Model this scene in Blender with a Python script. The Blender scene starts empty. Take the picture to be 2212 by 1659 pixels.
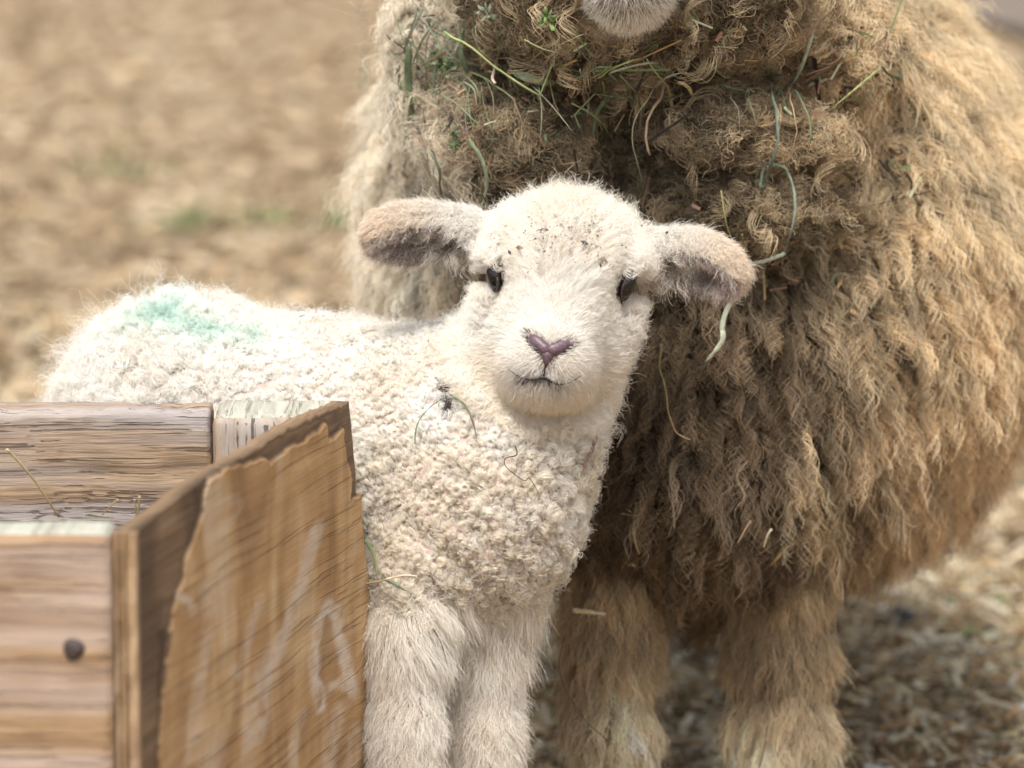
import bpy, bmesh, math, random
import numpy as np
from mathutils import Vector, Matrix

random.seed(7)
RNG = np.random.default_rng(11)
sc = bpy.context.scene

# ------------------------------------------------------------------ camera
CAM_H, PITCH = 0.89, math.radians(9.0)
TAN = 0.11667                                  # half-width of the view per metre
cam_data = bpy.data.cameras.new("camera")
cam_data.sensor_width = 36.0
cam_data.lens = 18.0 / TAN
cam_data.clip_end = 500.0
cam_data.dof.use_dof = True
cam_data.dof.focus_distance = 2.97
cam_data.dof.aperture_fstop = 6.4
cam = bpy.data.objects.new("camera", cam_data)
sc.collection.objects.link(cam)
cam.location = (0, 0, CAM_H)
cam.rotation_euler = (math.radians(90) - PITCH, 0, 0)
sc.camera = cam

# ------------------------------------------------------------------ sky, sun, exposure
SUN_EL, SUN_AZ = math.radians(62), math.radians(-165)     # azimuth measured from +Y (the view) to the right
w = bpy.data.worlds.new("World"); sc.world = w; w.use_nodes = True
nt = w.node_tree
bg = nt.nodes["Background"]
sky = nt.nodes.new("ShaderNodeTexSky")
sky.sky_type = 'NISHITA'; sky.sun_disc = False
sky.sun_elevation = SUN_EL; sky.sun_rotation = SUN_AZ
sky.dust_density = 4.0; sky.air_density = 1.0; sky.ozone_density = 1.0
hs = nt.nodes.new("ShaderNodeHueSaturation"); hs.inputs["Saturation"].default_value = 0.25
nt.links.new(sky.outputs[0], hs.inputs["Color"]); nt.links.new(hs.outputs[0], bg.inputs["Color"])
bg.inputs["Strength"].default_value = 0.085
sd = bpy.data.lights.new("sun", 'SUN'); sd.energy = 1.8; sd.angle = math.radians(22); sd.color = (1.0, 0.95, 0.87)
so = bpy.data.objects.new("sun", sd); sc.collection.objects.link(so)
sdir = Vector((math.sin(SUN_AZ) * math.cos(SUN_EL), math.cos(SUN_AZ) * math.cos(SUN_EL), math.sin(SUN_EL)))
so.rotation_euler = sdir.to_track_quat('Z', 'Y').to_euler()
so.location = (-2, -1, 4)
sc.view_settings.view_transform = 'Standard'
sc.view_settings.look = 'None'
sc.view_settings.gamma = 1.0
sc.view_settings.use_curve_mapping = False
sc.view_settings.exposure = 1.33
sc.cycles.max_bounces = 10
sc.cycles.diffuse_bounces = 5
sc.cycles.transmission_bounces = 8
sc.cycles.glossy_bounces = 3
sc.cycles.transparent_max_bounces = 8
sc.cycles.use_denoising = True
sc.cycles_curves.shape = 'RIBBONS'

# ------------------------------------------------------------------ frames
CP, SP = math.cos(PITCH), math.sin(PITCH)
R3 = np.array([[1, 0, 0], [0, SP, CP], [0, CP, -SP]])      # columns: right, up, forward
S0 = TAN * 3.0 / 1106.0                        # one photo unit at three metres, in metres
DOWN = np.array([0.0, -CP, SP])                # world down in view-aligned axes

def Q(px, py, d):
    return np.array([(px - 1106.0) / 1106.0 * TAN * d, (829.5 - py) / 1106.0 * TAN * d, d])
def to_world(p):
    return np.asarray(p) @ R3.T + np.array([0, 0, CAM_H])
def to_view(p):
    return (np.asarray(p) - np.array([0, 0, CAM_H])) @ R3
def pix(p):
    p = np.asarray(p)
    return np.stack([1106 + p[..., 0] / p[..., 2] / TAN * 1106, 829.5 - p[..., 1] / p[..., 2] / TAN * 1106], -1)
def ray_plane(px, py, p0, n):
    d = to_world(Q(px, py, 1.0)) - np.array([0, 0, CAM_H])
    o = np.array([0, 0, CAM_H])
    t = np.dot(p0 - o, n) / np.dot(d, n)
    return o + d * t

# ------------------------------------------------------------------ noise
def _hash(ix, iy, iz, seed):
    h = (ix.astype(np.uint32) * np.uint32(374761393) + iy.astype(np.uint32) * np.uint32(668265263)
         + iz.astype(np.uint32) * np.uint32(2147483647) + np.uint32((seed * 974711) & 0xffffffff))
    h = (h ^ (h >> np.uint32(13))) * np.uint32(1274126177)
    h = (h ^ (h >> np.uint32(16))) * np.uint32(2246822519)
    h = h ^ (h >> np.uint32(15))
    return h.astype(np.float32) / np.float32(4294967295.0)
def vnoise(p, scale, seed=0):
    q = np.asarray(p, np.float32) * np.float32(scale) + np.float32(100.5)
    i = np.floor(q).astype(np.int64); f = q - i
    f = f * f * (3 - 2 * f)
    r = 0
    for dx in (0, 1):
        wx = f[..., 0] if dx else 1 - f[..., 0]
        for dy in (0, 1):
            wy = f[..., 1] if dy else 1 - f[..., 1]
            for dz in (0, 1):
                wz = f[..., 2] if dz else 1 - f[..., 2]
                r = r + wx * wy * wz * _hash(i[..., 0] + dx, i[..., 1] + dy, i[..., 2] + dz, seed)
    return r * 2 - 1
def fbm(p, scale, seed=0, oct=3):
    r = 0; a = 0.6
    for k in range(oct):
        r = r + a * vnoise(p, scale * 2 ** k, seed + 17 * k); a *= 0.5
    return r
def vnoise3(p, scale, seed):
    return np.stack([vnoise(p, scale, seed), vnoise(p, scale, seed + 5), vnoise(p, scale, seed + 9)], -1)
def sstep(a, b, x):
    t = np.clip((x - a) / (b - a), 0, 1)
    return t * t * (3 - 2 * t)
def nrm(v):
    return v / np.maximum(np.linalg.norm(v, axis=-1, keepdims=True), 1e-9)

# ------------------------------------------------------------------ implicit shapes
class Ell:
    def __init__(s, c, r, axes=None):
        s.c = np.asarray(c, float); s.r = np.asarray(r, float); s.A = axes
    def __call__(s, p):
        q = p - s.c
        if s.A is not None: q = q @ s.A
        k0 = np.linalg.norm(q / s.r, axis=-1); k1 = np.linalg.norm(q / (s.r ** 2), axis=-1)
        return k0 * (k0 - 1) / np.maximum(k1, 1e-6)
class Cap:
    def __init__(s, a, b, ra, rb):
        s.a = np.asarray(a, float); s.b = np.asarray(b, float); s.ra = ra; s.rb = rb
    def __call__(s, p):
        ba = s.b - s.a; pa = p - s.a
        h = np.clip(pa @ ba / (ba @ ba), 0, 1)
        return np.linalg.norm(pa - h[..., None] * ba, axis=-1) - (s.ra + (s.rb - s.ra) * h)
class Limb:
    def __init__(s, caps): s.caps = caps
    def __call__(s, p): return np.minimum.reduce([c(p) for c in s.caps])
def smin(a, b, k):
    h = np.maximum(k - np.abs(a - b), 0) / k
    return np.minimum(a, b) - h * h * k * 0.25
def smax(a, b, k):
    return -smin(-a, -b, k)
def PE(px, py, d, rx, ry, rz, axes=None):
    return Ell(Q(px, py, d), (rx * S0 * d / 3, ry * S0 * d / 3, rz), axes)

def grad(F, p, e=0.0015):
    g = np.empty_like(p)
    for k in range(3):
        o = np.zeros(3); o[k] = e
        g[:, k] = F(p + o) - F(p - o)
    return nrm(g)

def surface_nets(F, lo, hi, h):
    lo = np.asarray(lo, float); n = np.ceil((np.asarray(hi) - lo) / h).astype(int) + 1
    ax = [lo[k] + h * np.arange(n[k]) for k in range(3)]
    V = np.empty(n, np.float32)
    for i in range(n[0]):
        g = np.stack(np.meshgrid([ax[0][i]], ax[1], ax[2], indexing='ij'), -1).reshape(-1, 3)
        V[i] = F(g).reshape(n[1], n[2])
    ins = V < 0
    cn = n - 1
    cnt = np.zeros(cn, np.int32)
    for dx in (0, 1):
        for dy in (0, 1):
            for dz in (0, 1):
                cnt += ins[dx:dx + cn[0], dy:dy + cn[1], dz:dz + cn[2]]
    act = (cnt > 0) & (cnt < 8)
    idx = -np.ones(cn, np.int64)
    cells = np.argwhere(act)
    idx[act] = np.arange(len(cells))
    acc = np.zeros((len(cells), 3)); num = np.zeros(len(cells))
    for a in range(3):
        b, c = [k for k in range(3) if k != a]
        for ob in (0, 1):
            for oc in (0, 1):
                o0 = np.zeros(3, int); o0[b] = ob; o0[c] = oc
                o1 = o0.copy(); o1[a] = 1
                c0 = cells + o0; c1 = cells + o1
                v0 = V[c0[:, 0], c0[:, 1], c0[:, 2]]; v1 = V[c1[:, 0], c1[:, 1], c1[:, 2]]
                m = (v0 < 0) != (v1 < 0)
                t = np.where(m, v0 / np.where(m, v0 - v1, 1), 0)
                pt = c0.astype(float); pt[:, a] += t
                acc[m] += pt[m]; num[m] += 1
    verts = lo + h * acc / num[:, None]
    quads = []
    for a in range(3):
        b, c = [k for k in range(3) if k != a]
        sl0 = [slice(None)] * 3; sl1 = [slice(None)] * 3
        sl0[a] = slice(0, -1); sl1[a] = slice(1, None)
        m = ins[tuple(sl0)] != ins[tuple(sl1)]
        e = np.argwhere(m)
        ok = (e[:, b] > 0) & (e[:, c] > 0) & (e[:, b] < cn[b]) & (e[:, c] < cn[c]) & (e[:, a] < cn[a])
        e = e[ok]
        qs = []
        for ob, oc in ((1, 1), (0, 1), (0, 0), (1, 0)):
            q = e.copy(); q[:, b] -= ob; q[:, c] -= oc
            qs.append(idx[q[:, 0], q[:, 1], q[:, 2]])
        quads.append(np.stack(qs, 1))
    quads = np.concatenate(quads)
    quads = quads[(quads >= 0).all(1)]
    for _ in range(2):
        g = grad(F, verts); verts = verts - g * np.clip(F(verts), -h, h)[:, None] * 0.8
    # outward winding in world axes
    wv = to_world(verts)
    a_, b_, c_ = wv[quads[:, 0]], wv[quads[:, 1]], wv[quads[:, 2]]
    fn = np.cross(b_ - a_, c_ - a_)
    gn = grad(F, verts[quads[:, 0]]) @ R3.T
    flip = (fn * gn).sum(1) < 0
    quads[flip] = quads[flip][:, ::-1]
    return verts, quads

# ------------------------------------------------------------------ objects
def tag(o, label=None, cat=None, group=None, kind=None):
    if label: o["label"] = label
    if cat: o["category"] = cat
    if group: o["group"] = group
    if kind: o["kind"] = kind
    return o
def empty(name, loc, label, cat, group=None):
    o = bpy.data.objects.new(name, None); sc.collection.objects.link(o)
    o.location = loc; o.empty_display_size = 0.05
    return tag(o, label, cat, group)
def set_parent(o, parent):
    if parent is None: return
    o.parent = parent
    M = Matrix.Identity(4); p = parent
    while p is not None:                       # the parent's own place in the world
        M = (p.matrix_parent_inverse if p.parent else Matrix.Identity(4)) @ p.matrix_basis @ M
        if p.parent: M = p.parent.matrix_basis @ M if p.parent.parent is None else M
        p = p.parent if (p.parent and p.parent.parent) else None
    o.matrix_parent_inverse = M.inverted()
def link_mesh(name, verts, faces, mat, parent=None, smooth=True):
    me = bpy.data.meshes.new(name)
    me.from_pydata([tuple(v) for v in np.asarray(verts).tolist()] if len(verts) < 20000 else [], [], [list(f) for f in faces] if len(verts) < 20000 else [])
    if len(verts) >= 20000:
        verts = np.asarray(verts, np.float32); faces = np.asarray(faces, np.int32); k = faces.shape[1]
        me.vertices.add(len(verts)); me.vertices.foreach_set("co", verts.ravel())
        me.loops.add(faces.size); me.loops.foreach_set("vertex_index", faces.ravel())
        me.polygons.add(len(faces)); me.polygons.foreach_set("loop_start", np.arange(0, faces.size, k, dtype=np.int32))
        me.update(calc_edges=True); me.validate()
    if smooth:
        me.polygons.foreach_set("use_smooth", np.ones(len(me.polygons), bool))
    me.materials.append(mat)
    me.update()
    o = bpy.data.objects.new(name, me); sc.collection.objects.link(o)
    set_parent(o, parent)
    return o
def link_hair(name, pos, rad, tint, mat, parent=None):
    """pos (N,K,3) in view axes, rad (N,K) or (K,), tint (N,3)"""
    N, K = pos.shape[:2]
    hc = bpy.data.hair_curves.new(name)
    hc.add_curves([K] * N)
    hc.attributes["position"].data.foreach_set("vector", to_world(pos).astype(np.float32).ravel())
    ra = hc.attributes.get("radius") or hc.attributes.new("radius", 'FLOAT', 'POINT')
    ra.data.foreach_set("value", np.broadcast_to(rad, (N, K)).astype(np.float32).ravel())
    ca = hc.attributes.new("tint", 'FLOAT_COLOR', 'CURVE')
    ca.data.foreach_set("color", np.concatenate([tint, np.ones((N, 1))], 1).astype(np.float32).ravel())
    hc.materials.append(mat)
    o = bpy.data.objects.new(name, hc); sc.collection.objects.link(o)
    set_parent(o, parent)
    return o

# ------------------------------------------------------------------ materials
def new_mat(name):
    m = bpy.data.materials.new(name); m.use_nodes = True
    n = m.node_tree.nodes; l = m.node_tree.links
    return m, n, l, n["Principled BSDF"], n["Material Output"]
def ramp(n, pts):
    r = n.new("ShaderNodeValToRGB"); e = r.color_ramp.elements
    while len(e) < len(pts): e.new(0.5)
    for k, (p, c) in enumerate(pts):
        e[k].position = p; e[k].color = (*c, 1) if len(c) == 3 else c
    return r
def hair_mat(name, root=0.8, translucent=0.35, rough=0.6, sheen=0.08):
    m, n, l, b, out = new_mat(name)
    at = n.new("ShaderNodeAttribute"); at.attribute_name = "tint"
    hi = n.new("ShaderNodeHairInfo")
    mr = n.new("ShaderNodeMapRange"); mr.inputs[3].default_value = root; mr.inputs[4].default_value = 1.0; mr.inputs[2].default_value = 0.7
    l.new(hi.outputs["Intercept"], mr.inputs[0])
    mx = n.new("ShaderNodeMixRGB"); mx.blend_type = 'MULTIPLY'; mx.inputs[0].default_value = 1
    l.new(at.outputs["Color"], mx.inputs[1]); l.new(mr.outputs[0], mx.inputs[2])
    d = n.new("ShaderNodeBsdfDiffuse"); t = n.new("ShaderNodeBsdfTranslucent"); g = n.new("ShaderNodeBsdfHair")
    g.component = 'Reflection'; g.inputs["RoughnessU"].default_value = 0.35; g.inputs["RoughnessV"].default_value = 0.9
    l.new(mx.outputs[0], d.inputs[0]); l.new(mx.outputs[0], t.inputs[0]); l.new(mx.outputs[0], g.inputs[0])
    s1 = n.new("ShaderNodeMixShader"); s1.inputs[0].default_value = translucent
    l.new(d.outputs[0], s1.inputs[1]); l.new(t.outputs[0], s1.inputs[2])
    s2 = n.new("ShaderNodeMixShader"); s2.inputs[0].default_value = sheen
    l.new(s1.outputs[0], s2.inputs[1]); l.new(g.outputs[0], s2.inputs[2])
    l.new(s2.outputs[0], out.inputs[0])
    return m
def skin_mat(name, col, rough=0.6, var=0.12, scale=90):
    m, n, l, b, out = new_mat(name)
    tc = n.new("ShaderNodeTexCoord"); nz = n.new("ShaderNodeTexNoise"); nz.inputs["Scale"].default_value = scale
    nz.inputs["Detail"].default_value = 4
    l.new(tc.outputs["Object"], nz.inputs["Vector"])
    r = ramp(n, [(0.3, tuple(c * (1 - var) for c in col)), (0.7, tuple(min(1, c * (1 + var)) for c in col))])
    l.new(nz.outputs[0], r.inputs[0]); l.new(r.outputs[0], b.inputs["Base Color"])
    b.inputs["Roughness"].default_value = rough
    bp = n.new("ShaderNodeBump"); bp.inputs["Strength"].default_value = 0.25; bp.inputs["Distance"].default_value = 0.002
    l.new(nz.outputs[0], bp.inputs["Height"]); l.new(bp.outputs[0], b.inputs["Normal"])
    return m

# ------------------------------------------------------------------ fleece growing
def sample_roots(F, verts, quads, n, weight=None, seed=1):
    rng = np.random.default_rng(seed)
    a, b, c, d = (verts[quads[:, k]] for k in range(4))
    area = 0.5 * (np.linalg.norm(np.cross(b - a, c - a), axis=1) + np.linalg.norm(np.cross(c - a, d - a), axis=1))
    ctr = (a + b + c + d) / 4
    g = grad(F, ctr)
    wgt = area * (weight(ctr, g) if weight else 1.0)
    cum = np.cumsum(wgt); cum /= cum[-1]
    # stratified picks spread the roots evenly
    f = np.searchsorted(cum, (np.arange(n) + rng.random(n)) / n)
    f = np.clip(f, 0, len(quads) - 1)
    u, v = rng.random(n)[:, None], rng.random(n)[:, None]
    p = (a[f] * (1 - u) + b[f] * u) * (1 - v) + (d[f] * (1 - u) + c[f] * u) * v
    gg = grad(F, p)
    p = p - gg * F(p)[:, None]
    return p, grad(F, p)

def tangent(v, n):
    return nrm(v - (v * n).sum(-1, keepdims=True) * n)

def grow(root, n, flow, L, K=12, th0=0.2, th1=1.3, fall=None, bend=1.0, amp=0.0, freq=1.0, flat=1.0, kids=18, spread=0.004,
         clump=0.5, jit=0.15, frizz=0.0, len_var=0.15, seed=0, ramp_in=0.25, sink=0.001, splay=0.0, gather=None):
    """Locks of strands. root, n, flow (N,3); the rest scalars or (N,). Returns pos (N*kids,K,3), lock number per strand."""
    rng = np.random.default_rng(seed)
    N = len(root)
    A = lambda x: (np.broadcast_to(np.asarray(x, float), (N,)))
    L, th0, th1, amp, freq, flat, spread, clump, frizz, bend, splay = map(A, (L, th0, th1, amp, freq, flat, spread, clump, frizz, bend, splay))
    M = N * kids
    li = np.repeat(np.arange(N), kids)
    flow = tangent(flow, n)
    side = nrm(np.cross(n, flow))
    t = np.linspace(0, 1, K)
    # strand's own little turn of direction
    fl = flow[li] + splay[li][:, None] * rng.normal(size=(M, 1)) * side[li]
    fl = nrm(fl)
    Ls = L[li] * (1 + len_var * rng.normal(size=M))
    th = th0[li][:, None] + (th1 - th0)[li][:, None] * (t[None] ** (1 / bend[li][:, None]))
    th = th + jit * rng.normal(size=(M, 1))
    d = np.cos(th)[..., None] * n[li][:, None] + np.sin(th)[..., None] * fl[:, None]
    if fall is not None:
        fa = A(fall)
        d = d + (fa[li][:, None] * t[None] ** 0.8)[..., None] * DOWN
    d = nrm(d)
    step = d * (Ls / (K - 1))[:, None, None]
    pos = np.cumsum(step, 1) - step[:, :1]
    # lock-wide wave
    ph = rng.random(N)[li] * 2 * np.pi + jit * 2.0 * rng.normal(size=M)
    hand = np.where(rng.random(N) < 0.5, -1, 1)[li]
    fr = (freq * (1 + 0.15 * rng.normal(size=N)))[li] * (1 + 0.08 * rng.normal(size=M))
    am = amp[li] * (1 + 0.2 * rng.normal(size=M))
    arg = hand[:, None] * 2 * np.pi * fr[:, None] * t[None] + ph[:, None]
    rin = np.minimum(1, t / ramp_in)[None]
    e1 = np.broadcast_to(side[li][:, None], d.shape)
    e2 = np.cross(d, e1)
    w_ = (am[:, None] * rin)[..., None]
    pos = pos + w_ * (np.cos(arg)[..., None] * e1 + (flat[li][:, None] * np.sin(arg))[..., None] * e2)
    # place inside the lock
    r = np.sqrt(rng.random(M)) * spread[li]; a = rng.random(M) * 2 * np.pi
    off = (r * np.cos(a))[:, None] * side[li] + (r * np.sin(a))[:, None] * flow[li]
    prof = 1 - clump[li][:, None] * (t[None] ** 0.7)
    pos = pos + off[:, None] * prof[..., None]
    if gather is not None:
        pos = pos + gather[li][:, None] * (t[None, :, None] ** 1.3)
    if frizz.any():
        k = 3
        fz = np.zeros((M, K, 3))
        for q in range(k):
            f_ = (1.5 + 2.5 * q) * (1 + 0.3 * rng.normal(size=M)); p_ = rng.random((M, 3)) * 6.28
            fz += np.sin(2 * np.pi * f_[:, None, None] * t[None, :, None] + p_[:, None]) / (q + 1)
        pos = pos + fz * (frizz[li][:, None] * t[None] ** 0.7)[..., None]
    pos = pos + root[li][:, None] - n[li][:, None] * sink
    return pos, li
def cluster(p, n_cl, pull, seed):
    """pull of each lock's tip towards the middle of its bunch, and the bunch number"""
    rng = np.random.default_rng(seed)
    c = p[rng.choice(len(p), min(n_cl, len(p)), replace=False)].astype(np.float32)
    cc = (c ** 2).sum(1); out = np.empty(len(p), np.int64)
    for i in range(0, len(p), 2000):
        q = p[i:i + 2000].astype(np.float32)
        out[i:i + 2000] = np.argmin(cc[None] - 2 * q @ c.T, 1)
    return (c[out] - p) * pull, out
def cap(c, m):
    return np.maximum(c / np.maximum(1.0, c.max(1, keepdims=True) / m), 0.01)
def taper(K, r0, r1):
    t = np.linspace(0, 1, K)
    return r0 + (r1 - r0) * t ** 1.5

# ================================================================== GROUND
def ground_material():
    m, n, l, b, out = new_mat("trodden_earth")
    tc = n.new("ShaderNodeTexCoord")
    def noise(scale, detail=4, vec=None, rough=0.6):
        k = n.new("ShaderNodeTexNoise"); k.inputs["Scale"].default_value = scale; k.inputs["Detail"].default_value = detail
        k.inputs["Roughness"].default_value = rough
        l.new(vec or tc.outputs["Object"], k.inputs["Vector"]); return k
    n1 = noise(9, 5, rough=0.65); n2 = noise(1.3, 3); n3 = noise(70, 3)
    r1 = ramp(n, [(0.32, (0.17, 0.120, 0.075)), (0.46, (0.28, 0.205, 0.13)), (0.56, (0.35, 0.27, 0.18)), (0.68, (0.50, 0.41, 0.29))])
    l.new(n1.outputs[0], r1.inputs[0])
    r2 = ramp(n, [(0.35, (0.80, 0.76, 0.72)), (0.65, (1.0, 0.98, 0.95))])
    l.new(n2.outputs[0], r2.inputs[0])
    mx = n.new("ShaderNodeMixRGB"); mx.blend_type = 'MULTIPLY'; mx.inputs[0].default_value = 1
    l.new(r1.outputs[0], mx.inputs[1]); l.new(r2.outputs[0], mx.inputs[2])
    r3 = ramp(n, [(0.3, (0.6, 0.58, 0.55)), (0.7, (1, 1, 1))])
    l.new(n3.outputs[0], r3.inputs[0])
    mx2 = n.new("ShaderNodeMixRGB"); mx2.blend_type = 'MULTIPLY'; mx2.inputs[0].default_value = 0.7
    l.new(mx.outputs[0], mx2.inputs[1]); l.new(r3.outputs[0], mx2.inputs[2])
    l.new(mx2.outputs[0], b.inputs["Base Color"]); b.inputs["Roughness"].default_value = 0.95
    b.inputs["Specular IOR Level"].default_value = 0.1
    bp = n.new("ShaderNodeBump"); bp.inputs["Strength"].default_value = 0.6; bp.inputs["Distance"].default_value = 0.03
    l.new(n1.outputs[0], bp.inputs["Height"]); l.new(bp.outputs[0], b.inputs["Normal"])
    return m
def build_ground():
    nx, ny = 240, 300
    u = np.linspace(-1, 1, nx); v = np.linspace(0, 1, ny)
    X = np.sign(u) * (np.abs(u) * 1.6 + np.abs(u) ** 6 * 80)
    Y = 2.0 + 9 * v + 120 * v ** 8
    Y[0] = -60; Y[1] = -5
    g = np.stack(np.meshgrid(X, Y, indexing='xy'), -1).reshape(-1, 2)
    p3 = np.concatenate([g, np.zeros((len(g), 1))], 1)
    near = sstep(14, 6, np.abs(g[:, 1])) * sstep(4, 1.5, np.abs(g[:, 0]))
    z = (fbm(p3, 2.2, 3) * 0.03 + fbm(p3, 11, 5) * 0.012) * near
    z -= 0.012
    p3[:, 2] = z
    ii = np.arange(nx * ny).reshape(ny, nx)
    q = np.stack([ii[:-1, :-1], ii[:-1, 1:], ii[1:, 1:], ii[1:, :-1]], -1).reshape(-1, 4)
    o = link_mesh("ground", p3, q, ground_material())
    tag(o, kind="structure")
    def height(xy):
        p = np.concatenate([xy, np.zeros((len(xy), 1))], 1)
        near = sstep(14, 6, np.abs(xy[:, 1])) * sstep(4, 1.5, np.abs(xy[:, 0]))
        return (fbm(p, 2.2, 3) * 0.03 + fbm(p, 11, 5) * 0.012) * near - 0.012
    return height
ground_z = build_ground()

def tint_mat(name, rough=0.7, trans=0.0):
    m, n, l, b, out = new_mat(name)
    at = n.new("ShaderNodeAttribute"); at.attribute_name = "tint"
    tc = n.new("ShaderNodeTexCoord"); nz = n.new("ShaderNodeTexNoise"); nz.inputs["Scale"].default_value = 180
    l.new(tc.outputs["Object"], nz.inputs["Vector"])
    r = ramp(n, [(0.3, (0.75, 0.75, 0.75)), (0.65, (1, 1, 1))]); l.new(nz.outputs[0], r.inputs[0])
    mx = n.new("ShaderNodeMixRGB"); mx.blend_type = 'MULTIPLY'; mx.inputs[0].default_value = 1
    l.new(at.outputs["Color"], mx.inputs[1]); l.new(r.outputs[0], mx.inputs[2])
    l.new(mx.outputs[0], b.inputs["Base Color"]); b.inputs["Roughness"].default_value = rough
    b.inputs["Specular IOR Level"].default_value = 0.25
    if trans:
        t = n.new("ShaderNodeBsdfTranslucent"); l.new(mx.outputs[0], t.inputs[0])
        s = n.new("ShaderNodeMixShader"); s.inputs[0].default_value = trans
        l.new(b.outputs[0], s.inputs[1]); l.new(t.outputs[0], s.inputs[2]); l.new(s.outputs[0], out.inputs[0])
    return m
STRAW = tint_mat("dry_straw", 0.7, 0.2)
def set_tint(o, cols, domain='POINT'):
    a = o.data.attributes.new("tint", 'FLOAT_COLOR', domain)
    a.data.foreach_set("color", np.concatenate([cols, np.ones((len(cols), 1))], 1).astype(np.float32).ravel())

def scatter_straw(name, xy, length, width, palette, probs, tilt, seed, zoff=0.004, mat=STRAW, base=None, lmax=9.0):
    rng = np.random.default_rng(seed)
    N = len(xy)
    az = rng.random(N) * np.pi * 2
    el = np.abs(rng.normal(size=N)) * tilt
    d = np.stack([np.cos(az) * np.cos(el), np.sin(az) * np.cos(el), np.sin(el)], 1)
    s = nrm(np.stack([-np.sin(az), np.cos(az), rng.normal(size=N) * 0.6], 1))
    up = nrm(np.cross(d, s)); 
    L = np.minimum(length * np.exp(rng.normal(size=N) * 0.55), lmax); W = width * np.exp(rng.normal(size=N) * 0.45)
    W = np.minimum(W, L * 0.5)
    z = (ground_z(xy) if base is None else np.full(N, base)) + zoff + rng.random(N) * 0.006
    c = np.concatenate([xy, z[:, None]], 1)
    bend = rng.normal(size=N) * 0.12 * L
    V = []
    for t in (0, 0.5, 1):
        ctr = c + d * (L * (t - 0.15))[:, None] + up * (np.abs(bend) * (4 * t * (1 - t)))[:, None] + s * (bend * (t - 0.5) ** 2 * 2)[:, None]
        wv = s * (W * (0.5 if t == 0.5 else 0.36))[:, None]
        V += [ctr - wv, ctr + wv]
    V = np.stack(V, 1).reshape(-1, 3)
    b = np.arange(N)[:, None] * 6
    F = np.concatenate([b + np.array([0, 1, 3, 2]), b + np.array([2, 3, 5, 4])])
    pal = np.array(palette); k = rng.choice(len(pal), N, p=np.array(probs) / sum(probs))
    col = pal[k] * np.exp(rng.normal(size=(N, 1)) * 0.2)
    o = link_mesh(name, V, F, mat, smooth=False)
    set_tint(o, np.repeat(np.clip(col, 0, 0.9), 6, 0))
    return o

def build_bedding():
    rng = np.random.default_rng(5)
    pal = [(0.68, 0.54, 0.33), (0.86, 0.78, 0.60), (0.45, 0.29, 0.15), (0.20, 0.13, 0.07), (0.56, 0.47, 0.33), (0.22, 0.25, 0.12)]
    # near and right: deep loose straw and shavings
    N = 80000
    y = np.where(rng.random(N) < 0.12, 2.3 + rng.random(N) * 1.2, 3.3 + rng.random(N) ** 1.3 * 3.0)
    x = np.where(rng.random(N) < 0.72, (rng.random(N) * 2 - 1) * (0.14 * y), rng.normal(size=N) * 0.9)
    xy = np.stack([x, y], 1)
    o = scatter_straw("straw_bedding", xy, 0.017, 0.0036, pal, [5, 6, 4, 4, 2, 0.5], 0.28, 21, lmax=0.07)
    tag(o, "loose straw and wood shavings lying thick around the sheep's feet", "straw", kind="stuff")
    N = 80000
    y = 4.5 + rng.random(N) ** 1.2 * 9.5
    x = np.where(rng.random(N) < 0.72, (rng.random(N) * 2 - 1) * (0.135 * y), rng.normal(size=N) * 1.6)
    xy = np.stack([x, y], 1)
    pal2 = [(0.46, 0.35, 0.22), (0.58, 0.47, 0.33), (0.37, 0.265, 0.16), (0.21, 0.15, 0.09), (0.46, 0.38, 0.28)]
    o = scatter_straw("straw_litter", xy, 0.032, 0.0075, pal2, [5, 3, 4, 2, 2], 0.12, 22)
    tag(o, "thin tan straw litter strewn over the open ground behind", "straw", kind="stuff")
    # green grass growing through, three patches
    G, C = [], []
    for (px, py, rx, ry, n) in ((270, 372, 95, 9, 60), (410, 490, 80, 9, 60), (570, 478, 85, 10, 45), (770, 480, 60, 22, 120)):
        c = ray_plane(px, py, np.array([0, 0, 0.0]), np.array([0, 0, 1.0]))
        k = c[1] / 3
        G.append(np.stack([c[0] + rng.normal(size=n) * rx * S0 * k * .6, c[1] + rng.normal(size=n) * ry * S0 * k * 6 * .6], 1))
    xy = np.concatenate(G)
    o = scatter_straw("grass", xy, 0.038, 0.0055, [(0.12, 0.19, 0.06), (0.17, 0.25, 0.09), (0.22, 0.28, 0.13)], [3, 3, 1], 0.8, 23)
    tag(o, "short green grass coming up in patches through the litter", "grass", kind="stuff")
build_bedding()
def dark_patch():  # flat dark brown sheet just above the far ground
    m, n, l, b, out = new_mat("dark_brown_ground")
    tc = n.new("ShaderNodeTexCoord"); k = n.new("ShaderNodeTexNoise"); k.inputs["Scale"].default_value = 5; k.inputs["Detail"].default_value = 5
    l.new(tc.outputs["Object"], k.inputs["Vector"])
    r = ramp(n, [(0.3, (0.085, 0.065, 0.052)), (0.7, (0.19, 0.15, 0.115))]); l.new(k.outputs[0], r.inputs[0]); l.new(r.outputs[0], b.inputs["Base Color"])
    b.inputs["Roughness"].default_value = 0.8
    V, Fc = [(0, 0, 0)], []
    for i in range(48):
        a = 2 * math.pi * i / 48; w_ = 1 + 0.18 * math.sin(3 * a + 1) + 0.1 * math.sin(7 * a)
        V.append((0.5 * w_ * math.cos(a), 3.2 * w_ * math.sin(a), 0)); Fc.append((0, 1 + i, 1 + (i + 1) % 48))
    o = link_mesh("dark_ground", np.array(V), Fc, m, smooth=False); o.location = (1.66, 11.6, 0.028)
    tag(o, kind="structure")
dark_patch()

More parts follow.
